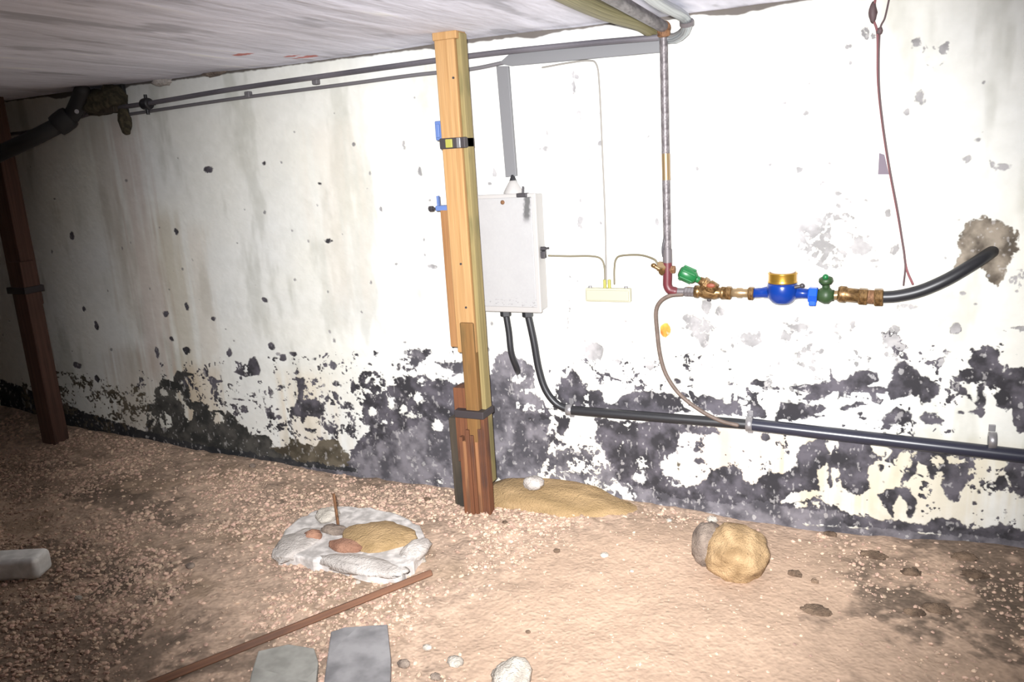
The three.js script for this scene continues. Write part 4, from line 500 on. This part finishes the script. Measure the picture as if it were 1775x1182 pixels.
// ---------------------------------------------------------------- water meter line
{
  const t = thing('stop_tap_pipe', 'maroon elbow pipe with small brass drain cock under the riser', 'pipe fitting', [-0.4926, 0.6329, 0.055]);
  const a = [-0.493, 0.7093, 0.055], b = [-0.4926, 0.6359, 0.055], c = [-0.4251, 0.6326, 0.055];
  part(t, 'drop', tube([a, [-0.4936, 0.6705, 0.055], [-0.4939, 0.6495, 0.055], [-0.4881, 0.6375, 0.055], [-0.4746, 0.6332, 0.055]], 0.0118, 40, 16, 0.4), M.maroon, 'maroon painted elbow');
  part(t, 'nipple', rod([-0.4806, 0.6331, 0.055], c, 0.0092), M.galv, 'grey galvanised nipple');
  part(t, 'socket', hexnut([-0.4508, 0.6336, 0.055], [-0.4244, 0.6326, 0.055], 0.0125), M.galv);
  part(t, 'clamp', hexnut([-0.5187, 0.6988, 0.055], [-0.4947, 0.6959, 0.055], 0.0135), M.paleBrass, 'pale brass clamp block');
  part(t, 'cock', [rod([-0.5125, 0.6924, 0.062], [-0.5282, 0.7018, 0.065], 0.005), ball([-0.5266, 0.7018, 0.065], 0.0075, 0.006, 0.006), rod([-0.5008, 0.6884, 0.055], [-0.5061, 0.6848, 0.07], 0.008)], M.brass);
  part(t, 'knob', hexnut([-0.4873, 0.69, 0.055], [-0.4739, 0.6901, 0.055], 0.0105), M.rust, 'rusty plug');
}
{
  const t = thing('stop_valve', 'brass oblique stop valve with green handle before the water meter', 'valve', [-0.3837, 0.6214, 0.055]);
  const a = [-0.4244, 0.6341, 0.055], b = [-0.3466, 0.631, 0.055];
  part(t, 'body', turned(a, b, [[0, 0], [0, 0.0155], [0.12, 0.0165], [0.18, 0.013], [0.35, 0.0175], [0.65, 0.0175], [0.82, 0.013], [0.88, 0.0165], [1, 0.0155], [1, 0]], 24), M.brass);
  part(t, 'bonnet', [turned([-0.3717, 0.6399, 0.058], [-0.4094, 0.6664, 0.07], [[0, 0], [0, 0.0165], [0.4, 0.0165], [0.45, 0.013], [0.75, 0.012], [1, 0.009], [1, 0]], 20), hexnut([-0.3906, 0.6524, 0.064], [-0.4014, 0.6601, 0.067], 0.0165)], M.brass);
  part(t, 'paint_mark', ball([-0.3793, 0.6535, 0.078], 0.011, 0.006, 0.004), M.redPaint, 'red paint daub');
  const h = part(t, 'handle', [turned([-0.4041, 0.6617, 0.068], [-0.423, 0.6743, 0.074], [[0, 0], [0, 0.008], [1, 0.0095], [1, 0]], 16), turned([-0.4162, 0.6696, 0.072], [-0.4555, 0.6902, 0.084], [[0, 0], [0.02, 0.011], [0.15, 0.0165], [0.55, 0.0195], [0.9, 0.017], [1, 0.011], [1, 0]], 14)], M.green, 'green plastic handle');
  for (let k = 0; k < 6; k++) { const an = k / 6 * Math.PI * 2; const p0 = V([-0.4242, 0.6744, 0.075]), p1 = V([-0.4514, 0.6887, 0.083]), d = p1.clone().sub(p0).normalize(), u = new THREE.Vector3(0, 0, 1).cross(d).normalize(), w = d.clone().cross(u), o = u.multiplyScalar(Math.cos(an) * 0.0178).add(w.multiplyScalar(Math.sin(an) * 0.0178)); part(h, 'rib', rod(p0.clone().add(o).toArray(), p1.clone().add(o).toArray(), 0.0028, 0.0026, 8), M.green); }
  part(t, 'drain_plug', rod([-0.3881, 0.6258, 0.055], [-0.3881, 0.6109, 0.055], 0.005), M.darkSteel);
}
{
  const t = thing('union_coupling', 'brass union tail between the stop valve and blue water meter', 'pipe fitting', [-0.3099, 0.6258, 0.055]);
  part(t, 'union_nut', hexnut([-0.3466, 0.6324, 0.055], [-0.3324, 0.6319, 0.055], 0.0175), M.brass);
  part(t, 'tail', turned([-0.3353, 0.6326, 0.055], [-0.2877, 0.632, 0.055], [[0, 0], [0, 0.011], [0.3, 0.0105], [0.34, 0.0125], [0.6, 0.0125], [0.66, 0.0105], [1, 0.011], [1, 0]]), M.paleBrass);
  part(t, 'union_nut', hexnut([-0.2919, 0.6319, 0.055], [-0.2781, 0.6314, 0.055], 0.0175), M.brass);
}
{
  const c = [-0.2116, 0.6376, 0.055], t = thing('water_meter', 'blue water meter with gold ring and pale lid on the wall pipe', 'water meter', [c[0], c[1] - 0.03, c[2]]);
  const Y = c[1], ax = r => r;
  part(t, 'body', [turned([c[0], Y - 0.029, c[2]], [c[0], Y + 0.023, c[2]], [[0, 0], [0, 0.020], [0.08, 0.026], [0.3, 0.0345], [0.6, 0.0375], [0.85, 0.0355], [1, 0.0335], [1, 0]], 36),
    turned([-0.2794, 0.6321, 0.055], [-0.2196, 0.6375, 0.055], [[0, 0], [0, 0.0125], [0.35, 0.0125], [0.55, 0.015], [0.8, 0.023], [1, 0.03]], 24),
    turned([-0.1428, 0.6317, 0.055], [-0.2036, 0.6377, 0.055], [[0, 0], [0, 0.012], [0.35, 0.0125], [0.55, 0.015], [0.8, 0.023], [1, 0.03]], 24)], M.blue);
  const ring = part(t, 'ring', turned([c[0], Y + 0.021, c[2]], [c[0], Y + 0.047, c[2]], [[0, 0], [0, 0.033], [0.06, 0.0345], [0.2, 0.034], [0.25, 0.0330], [0.85, 0.0330], [0.9, 0.0345], [1, 0.0335], [1, 0]], 40), M.gold, 'gold brass ring');
  part(t, 'lid', [turned([c[0], Y + 0.046, c[2]], [c[0], Y + 0.060, c[2]], [[0, 0], [0, 0.030], [0.5, 0.030], [0.8, 0.026], [1, 0.012], [1, 0]], 32), box([c[0] - 0.008, Y + 0.046, c[2] - 0.040], [c[0] + 0.008, Y + 0.056, c[2] - 0.026], 0.002)], M.lid, 'pale hinged lid');
  part(t, 'seal_lug', [rod([c[0] + 0.030, Y + 0.014, c[2] + 0.02], [c[0] + 0.047, Y + 0.018, c[2] + 0.02], 0.004), ball([c[0] + 0.047, Y + 0.018, c[2] + 0.02], 0.006)], M.darkSteel, 'dark sealing lug');
  part(t, 'lock_nut', [hexnut([-0.1519, 0.6316, 0.055], [-0.1311, 0.6305, 0.055], 0.0195), box([[-0.1501, 0.6104, 0.055][0], [-0.15, 0.6047, 0.055][1], 0.046], [[-0.1332, 0.6108, 0.055][0], [-0.1504, 0.6231, 0.055][1], 0.066], 0.003)], M.brightBlue, 'bright blue locking nut with tab');
}
{
  const t = thing('check_valve', 'dark green check valve with knob beside the bright blue nut', 'valve', [-0.1127, 0.6183, 0.055]);
  part(t, 'body', turned([-0.1324, 0.6305, 0.055], [-0.0938, 0.6298, 0.055], [[0, 0], [0, 0.012], [0.2, 0.017], [0.45, 0.021], [0.7, 0.0205], [0.85, 0.014], [1, 0.013], [1, 0]], 20), M.darkGreen);
  part(t, 'stem', rod([-0.1121, 0.6421, 0.055], [-0.1138, 0.6648, 0.058], 0.0085), M.darkGreen);
  const k = part(t, 'knob', turned([-0.1124, 0.6577, 0.057], [-0.1141, 0.6775, 0.06], [[0, 0], [0, 0.0125], [0.3, 0.0165], [0.7, 0.0155], [0.9, 0.008], [1, 0.006], [1, 0]], 12), M.darkGreen, 'dark green knob');
  part(k, 'grip', ball([-0.1133, 0.6767, 0.072], 0.007), M.green);
}
{
  const t = thing('hose_coupling', 'brown brass compression coupling joining the check valve to the black hose', 'pipe fitting', [-0.0417, 0.617, 0.055]);
  part(t, 'tail', rod([-0.0977, 0.6298, 0.055], [-0.0812, 0.6315, 0.055], 0.011), M.paleBrass);
  part(t, 'sleeve', turned([-0.0863, 0.6341, 0.055], [-0.0359, 0.6295, 0.055], [[0, 0], [0, 0.0165], [0.1, 0.0195], [0.35, 0.0195], [0.42, 0.0165], [1, 0.0165], [1, 0]]), M.brass);
  part(t, 'nut', hexnut([-0.0409, 0.6295, 0.055], [-0.021, 0.6285, 0.055], 0.0205), M.brass);
  part(t, 'nut', hexnut([-0.0075, 0.6274, 0.055], [0.0121, 0.6277, 0.055], 0.0215), M.brass);
  part(t, 'barrel', rod([-0.026, 0.6284, 0.055], [-0.0038, 0.6274, 0.055], 0.0165), M.rust);
}
solo('water_hose', 'thick black water hose bending up into the crumbled hole in the wall', 'hose', tube([[0.0036, 0.6276, 0.055], [0.0409, 0.631, 0.055], [0.0878, 0.6439, 0.055], [0.1388, 0.6689, 0.05], [0.1836, 0.6969, 0.035], [0.2157, 0.7169, 0.012], [0.2395, 0.7269, -0.03]], 0.0138, 100, 18), M.blackPlastic);
solo('braided_hose', 'slim brown braided hose curling from the maroon elbow down to black pipe', 'hose', tube([[-0.4557, 0.627, 0.06], [-0.4851, 0.6238, 0.062], [-0.5109, 0.6081, 0.062], [-0.5241, 0.5799, 0.06], [-0.5233, 0.5247, 0.055], [-0.5179, 0.4611, 0.05], [-0.5017, 0.4064, 0.05], [-0.4669, 0.3561, 0.05], [-0.4153, 0.3169, 0.05], [-0.3618, 0.2905, 0.048], [-0.318, 0.2806, 0.045]], 0.0052, 140, 10), M.hose);

// ---------------------------------------------------------------- red signal wire with tag
{
  const t = thing('red_wire', 'thin red twisted wire hanging down the wall to the black hose', 'wire', [0.065, 0.653, 0]);
  part(t, 'strand', tube([[-0.0307, 1.3011, 0.012], [-0.0344, 1.249, 0.012], [-0.0247, 1.2117, 0.012], [-0.0194, 1.1133, 0.01], [-0.0074, 1.0246, 0.01], [0.0114, 0.9212, 0.01], [0.0341, 0.8159, 0.01], [0.0499, 0.736, 0.012], [0.0578, 0.6909, 0.025], [0.0722, 0.6571, 0.04]], 0.0026, 140, 7), M.redWire);
  part(t, 'strand', tube([[-0.0028, 1.2927, 0.012], [-0.011, 1.2463, 0.012], [-0.0202, 1.216, 0.013], [-0.0176, 1.113, 0.013], [-0.0062, 1.0245, 0.013], [0.0126, 0.9212, 0.012], [0.0353, 0.8161, 0.013], [0.0498, 0.7363, 0.014], [0.0552, 0.6949, 0.025], [0.0531, 0.6551, 0.045]], 0.0020, 140, 7), M.darkWire);
  part(t, 'knot', lump([-0.0359, 1.2588, 0.012], 0.009, 0.022, 0.007, 0.4, 2, 5, 2), M.darkWire, 'dark tape knot');
  part(t, 'knot', lump([-0.0203, 1.2185, 0.012], 0.007, 0.008, 0.006, 0.4, 2, 6, 2), M.darkWire);
}
{
  const p = [[-0.0105, 0.9543], [-0.0109, 0.9062], [0.0121, 0.9052], [0.0006, 0.9499]];
  const g = new THREE.ExtrudeGeometry(new THREE.Shape(p.map(q => new THREE.Vector2(...q))), { depth: 0.0015, bevelEnabled: false }); g.translate(0, 0, 0.006);
  solo('wire_tag', 'small purple-grey tag hanging behind the red wire', 'tag', g, M.tag);
}

// ---------------------------------------------------------------- broken corner at the far end
{
  const t = thing('drain_pipe', 'black drain pipe sloping down along the wall into the dark', 'pipe', [-2.885, 1.1617, 0]);
  part(t, 'pipe', tube([[-3.6, 0.96, 0.20], [-2.9362, 1.0786, 0.2], [-2.7996, 1.1073, 0.2], [-2.6469, 1.1523, 0.17], [-2.5816, 1.1942, 0.11], [-2.5552, 1.2196, 0.085], [-2.5241, 1.2518, 0.08], [-2.487, 1.2942, 0.08]], 0.027, 120, 18), M.drain);
  part(t, 'socket', turned([-2.5941, 1.1854, 0.12], [-2.555, 1.2175, 0.09], [[0, 0.03], [0, 0.036], [0.3, 0.038], [0.8, 0.038], [1, 0.034], [1, 0.028]], 20), M.drain);
  part(t, 'strap', box([[-2.4153, 1.5723, 0.1][0], 1.19, -0.003], [[-2.3756, 1.5673, 0.1][0], CEIL + 0.003, 0.012], 0.002), M.drain);
  part(t, 'strap_bolt', rod([-2.4922, 1.2259, 0.112], [-2.4841, 1.227, 0.118], 0.007), M.steel);
}
solo('thin_cable', 'thin dark cable sagging over the black drain pipe', 'cable', tube([[-3.7, 1.16, 0.03], [-3.0336, 1.1815, 0.03], [-2.8675, 1.1856, 0.03], [-2.704, 1.2072, 0.03], [-2.5959, 1.2155, 0.03], [-2.5196, 1.2257, 0.03]], 0.006, 60, 8), M.darkPipe);
{
  const t = thing('rotten_lintel', 'rotten mossy timber end jammed in the broken wall corner under ceiling', 'timber', [-2.4869, 1.2161, 0]);
  part(t, 'stub', [lump([-2.4769, 1.2572, 0.03], 0.075, 0.045, 0.05, 0.35, 2.2, 11, 4), lump([-2.4073, 1.2632, 0.03], 0.045, 0.045, 0.045, 0.35, 2.5, 12, 4)], M.moss, 'dark brown crumbling timber');
  part(t, 'splinter', boxUV(orient(new RoundedBoxGeometry(0.02, 0.13, 0.02, 2, 0.004), [-2.5176, 1.2252, 0.05], [-2.3664, 1.2292, 0.05])), M.black);
  part(t, 'hanging_flap', lump([-2.3745, 1.1923, 0.025], 0.026, 0.052, 0.014, 0.35, 2.2, 15, 4), M.moss, 'dark green hanging scrap');
}
solo('plaster_scab', 'brown lump of mortar at ceiling joint over the thin cables', 'mortar', lump([-1.9678, 1.311, 0], 0.055, 0.012, 0.018, 0.4, 3, 21, 4, C.grey), M.stone);
solo('plaster_scab', 'grey lump of mortar at ceiling joint near the broken corner', 'mortar', lump([-2.1985, 1.303, 0], 0.045, 0.014, 0.02, 0.4, 3, 22, 4, C.conc), M.stone);
solo('plaster_scab', 'dark brown mortar lump at ceiling joint by the olive pipe', 'mortar', lump([-0.8149, 1.341, 0], 0.030, 0.010, 0.016, 0.5, 3, 23, 4), M.rust);

// ---------------------------------------------------------------- things lying on the floor
const G = (p, up = 0) => [p[0], ground(p[0], p[2]) + up, p[2]];
{
  const P = [[-1.3773, 0.03, 0.6259], [-1.4538, 0.03, 0.5262], [-1.4708, 0.03, 0.4472], [-1.4513, 0.03, 0.3788], [-1.431, 0.03, 0.3403], [-1.313, 0.03, 0.3119], [-1.1975, 0.03, 0.3271], [-1.108, 0.03, 0.3697], [-1.0431, 0.03, 0.4525], [-1.0234, 0.03, 0.5288], [-1.0287, 0.03, 0.5961], [-1.0889, 0.03, 0.6161], [-1.1982, 0.03, 0.6077], [-1.2976, 0.03, 0.6188]];
  const t = thing('concrete_footing', 'broken pale concrete footing pad with sand and brick bits in its hollow', 'footing', [-1.24, 0, 0.46]);
  const fine = []; for (let i = 0; i < P.length; i++) { const a = P[i], b = P[(i + 1) % P.length]; for (let k = 0; k < 4; k++) { const f = k / 4; fine.push([mix(a[0], b[0], f) + rr(-0.006, 0.006), mix(a[2], b[2], f) + rr(-0.006, 0.006)]); } }
  part(t, 'pad', boxUV(slab(fine, -0.03, 0.034, 0.008)), M.concrete);
  part(t, 'rim', lump([[-1.3747, 0.04, 0.5561][0], 0.025, [-1.3747, 0.04, 0.5561][2]], 0.055, 0.022, 0.085, 0.3, 2, 31, 4, C.conc), M.stone);
  part(t, 'rim', lump([[-1.1559, 0.04, 0.5916][0], 0.022, [-1.1559, 0.04, 0.5916][2]], 0.14, 0.020, 0.035, 0.3, 2.5, 32, 4, C.conc), M.stone);
  part(t, 'rim', lump([[-1.0549, 0.04, 0.4861][0], 0.024, [-1.0549, 0.04, 0.4861][2]], 0.032, 0.022, 0.06, 0.3, 2.5, 33, 4, C.conc), M.stone);
  part(t, 'crust', lump([[-1.3794, 0.05, 0.416][0], 0.045, [-1.3794, 0.05, 0.416][2]], 0.032, 0.022, 0.035, 0.3, 2, 34, 4, C.white), M.stone, 'white crust');
  part(t, 'sand_fill', lump([[-1.177, 0.045, 0.4688][0], 0.034, [-1.177, 0.045, 0.4688][2]], 0.105, 0.028, 0.075, 0.25, 2, 35, 4, C.sand), M.stone, 'yellow sand fill');
  part(t, 'brick_bit', lump([[-1.3482, 0.045, 0.5235][0], 0.040, [-1.3482, 0.045, 0.5235][2]], 0.026, 0.016, 0.022, 0.35, 2, 36, 3, C.brick), M.stone, 'red brick bit');
  part(t, 'brick_bit', lump([[-1.2273, 0.045, 0.5454][0], 0.038, [-1.2273, 0.045, 0.5454][2]], 0.05, 0.016, 0.025, 0.35, 2.4, 37, 3, C.brick), M.stone, 'brown brick bit');
  part(t, 'brick_bit', lump([[-1.3113, 0.045, 0.4765][0], 0.038, [-1.3113, 0.045, 0.4765][2]], 0.04, 0.014, 0.022, 0.35, 2.4, 38, 3, C.grey), M.stone);
  const b = [-1.3138, 0.04, 0.456]; part(t, 'steel_bar', rod([b[0], 0.0, b[2]], [b[0] - 0.004, 0.135, b[2]], 0.0042, 0.004, 10), M.rust, 'rusty upright bar');
}
{
  const c = [-0.2775, 0.055, 0.3004], t = thing('boulder', 'rounded ochre boulder with a grey chipped flank lying before the wall', 'rock', [c[0], 0, c[2]]);
  part(t, 'stone', lump([c[0], 0.050, c[2]], 0.074, 0.066, 0.066, 0.24, 1.9, 41, 5, C.ochre), M.stone);
  part(t, 'flank', lump([[-0.347, 0.055, 0.2901][0], 0.055, [-0.347, 0.055, 0.2901][2] - 0.01], 0.042, 0.054, 0.05, 0.2, 1.8, 42, 5, C.grey), M.stone, 'grey-brown chipped flank');
}
{
  const a = [-0.971, 0.014, 0.55], b = [-1.2841, 0.012, 1.1098], d = [b[0] - a[0], b[1] - a[1], b[2] - a[2]], e = [a[0] + d[0] * 1.35, 0.012, a[2] + d[2] * 1.35];
  a[1] = ground(a[0], a[2]) + 0.016; e[1] = ground(e[0], e[2]) + 0.014;
  const L = Math.hypot(e[0] - a[0], e[2] - a[2]); let g = boxUV(new RoundedBoxGeometry(0.020, L, 0.016, 2, 0.004)); g = orient(g, a, e);
  solo('wooden_stick', 'long brown wooden stick lying across the gravel beside the footing', 'stick', g, M.stick);
}
solo('slate_piece', 'dark grey square slate piece with scratches on the sand', 'slate', boxUV(slab([[-1.0462, 0.012, 0.8517], [-1.0276, 0.012, 0.827], [-0.9437, 0.012, 0.7863], [-0.8708, 0.012, 0.8857], [-0.7912, 0.012, 1.0133], [-0.9001, 0.012, 1.0781], [-0.961, 0.012, 0.986]].map(p => [p[0], p[2]]), 0.0, 0.020, 0.003)), M.slate);
solo('slate_piece', 'pale grey broken slate piece with pointed tip under the stick', 'slate', boxUV(slab([[-1.1603, 0.006, 0.9523], [-1.1149, 0.006, 0.9106], [-1.0517, 0.006, 0.9033], [-1.0145, 0.006, 0.9379], [-0.9189, 0.006, 1.077], [-1.041, 0.006, 1.13], [-1.1218, 0.006, 1.0159]].map(p => [p[0], p[2]]), -0.004, 0.012, 0.003)), M.paleSlate);
{ const c = [-2.0467, 0.02, 0.8905]; solo('foam_block', 'dirty white foam block lying in the dark corner of the floor', 'block', boxUV((() => { const g = new RoundedBoxGeometry(0.20, 0.062, 0.075, 6, 0.016); const p = g.attributes.position; for (let i = 0; i < p.count; i++) { const k = 0.010 * (fbm3(p.getX(i) * 22, p.getY(i) * 22, p.getZ(i) * 22 + 3, 3, 9) - 0.5); p.setXYZ(i, p.getX(i) + k, p.getY(i) + k, p.getZ(i) + k); } g.computeVertexNormals(); g.rotateY(0.42); g.translate(c[0] - 0.02, ground(c[0], c[2]) + 0.028, c[2]); return g; })()), M.foam); }
solo('white_stone', 'white chalky stone half buried in the sand at the edge of gravel', 'stone', lump(G([-0.6173, 0.02, 0.8555], 0.012), 0.036, 0.040, 0.046, 0.42, 1.8, 51, 5, C.white), M.stone);
{
  const d = DUNE; const g = lump([d[0] - 0.03, -0.012, 0.05], 0.25, 0.062, 0.10, 0.3, 2.2, 55, 5, C.sand);
  solo('sand_heap', 'low heap of yellow sand against the wall beside the timber prop', 'sand heap', g, M.stone);
}
solo('white_stone', 'pale rubble stone on the sand heap beside the prop foot', 'stone', lump([-0.896, 0.0599, 0.07], 0.032, 0.020, 0.03, 0.3, 2, 57, 4, C.conc), M.stone);
solo('white_stone', 'small white stone on the wall foot above the ochre boulder', 'stone', lump(G([-0.3826, 0.02, 0.0509], 0.006), 0.014, 0.011, 0.012, 0.45, 2, 58, 3, C.white), M.stone);
const PEB = [[1048, 966, 11, 0], [790, 1146, 18, 0], [660, 963, 8, 0], [733, 973, 9, 0], [965, 958, 9, 1], [1160, 905, 8, 0], [640, 890, 8, 0], [437, 802, 14, 2], [136, 1037, 10, 0], [330, 985, 14, 2], [700, 1150, 14, 2], [1095, 990, 6, 0], [740, 1120, 10, 0], [755, 1170, 12, 2], [915, 1090, 6, 1], [620, 1010, 8, 0], [875, 903, 8, 1]];
const PEBP = [[-0.5978, 0, 0.325], [-0.7533, 0, 0.8279], [-1.1539, 0, 0.4977], [-1.0313, 0, 0.4891], [-0.7213, 0, 0.3403], [-0.491, 0, 0.0858], [-1.3306, 0, 0.2914], [-1.9747, 0, 0.069], [-1.7595, 0, 0.9205], [-1.6007, 0, 0.7146], [-0.8511, 0, 0.8707], [-0.5147, 0, 0.3693], [-0.836, 0, 0.803], [-0.7704, 0, 0.8812], [-0.6584, 0, 0.6745], [-1.1319, 0, 0.6328], [-0.9263, 0, 0.2154]];
const PEBC = [C.white, C.clod, C.grey];
const PEBL = ['white oval pebble on smooth sand between the prop and the boulder', 'large white pebble on gravel near the chalky stone', 'white pebble at the front rim of the concrete footing', 'white pebble beside the upper tip of the stick', 'dark pebble on the sand in front of the prop', 'white pebble near the wall between sand heap and boulder', 'white pebble behind the concrete footing', 'round brown-grey pebble at the wall foot short of the dark damp strip', 'white pebble on damp earth near the foam block', 'brown-grey pebble on gravel between foam block and footing', 'brown-grey pebble beside the dark slate corner', 'tiny white pebble on smooth open sand', 'white pebble on gravel between the slate and the sand', 'brown-grey pebble just past the dark slate edge', 'tiny dark pebble on the smooth sand', 'white pebble between the footing and the stick', 'dark pebble just in front of the prop foot'];
PEB.forEach(([, , s, m], i) => { const p = PEBP[i], r = s * 0.0009; solo('pebble', PEBL[i], 'pebble', lump(G(p, r * 0.3), r * 1.1, r * 0.65, r * 0.9, 0.3, 2, 60 + i, 3, PEBC[m]), M.stone, 'loose pebbles on the floor'); });
const CLOD = [[[-0.1487, 0, 0.27], 0.018, 0.012], [[-0.0917, 0, 0.4113], 0.034, 0.010], [[-0.1042, 0, 0.2877], 0.010, 0.008], [[0.0187, 0, 0.111], 0.034, 0.010], [[0.0987, 0, 0.182], 0.024, 0.012], [[0.145, 0, 0.3182], 0.036, 0.012], [[0.2143, 0, 0.0763], 0.030, 0.012], [[-0.0845, 0, 0.0201], 0.018, 0.010], [[0.0998, 0, 0.3524], 0.024, 0.010], [[0.2295, 0, 0.1492], 0.03, 0.012], [[-1.227, 0, 0.1337], 0.014, 0.010]];
const CLODL = ['round dark clod right of the boulder', 'long dark clod lying alone on the sand', 'tiny dark clod beside the round one', 'long dark clod near the wall foot', 'dark clod between the wall and the damp brown patch', 'wide dark clod at the edge of the damp brown patch', 'wide dark clod at the wall foot below the grey pipe clip', 'dark clod touching the wall foot beyond the boulder', 'small dark clod next to the wide one', 'wide dark clod on the brown damp earth', 'small dark clod behind the prop foot'];
CLOD.forEach(([p, r, h], i) => solo('earth_clod', CLODL[i], 'clod', lump(G(p, h * 0.1), r * 0.9, h * 0.9, r * 0.55, 0.45, 2.8, 90 + i, 4, C.clod), M.stone, 'dark earth clods on the floor'));

renderer.render(scene, camera);
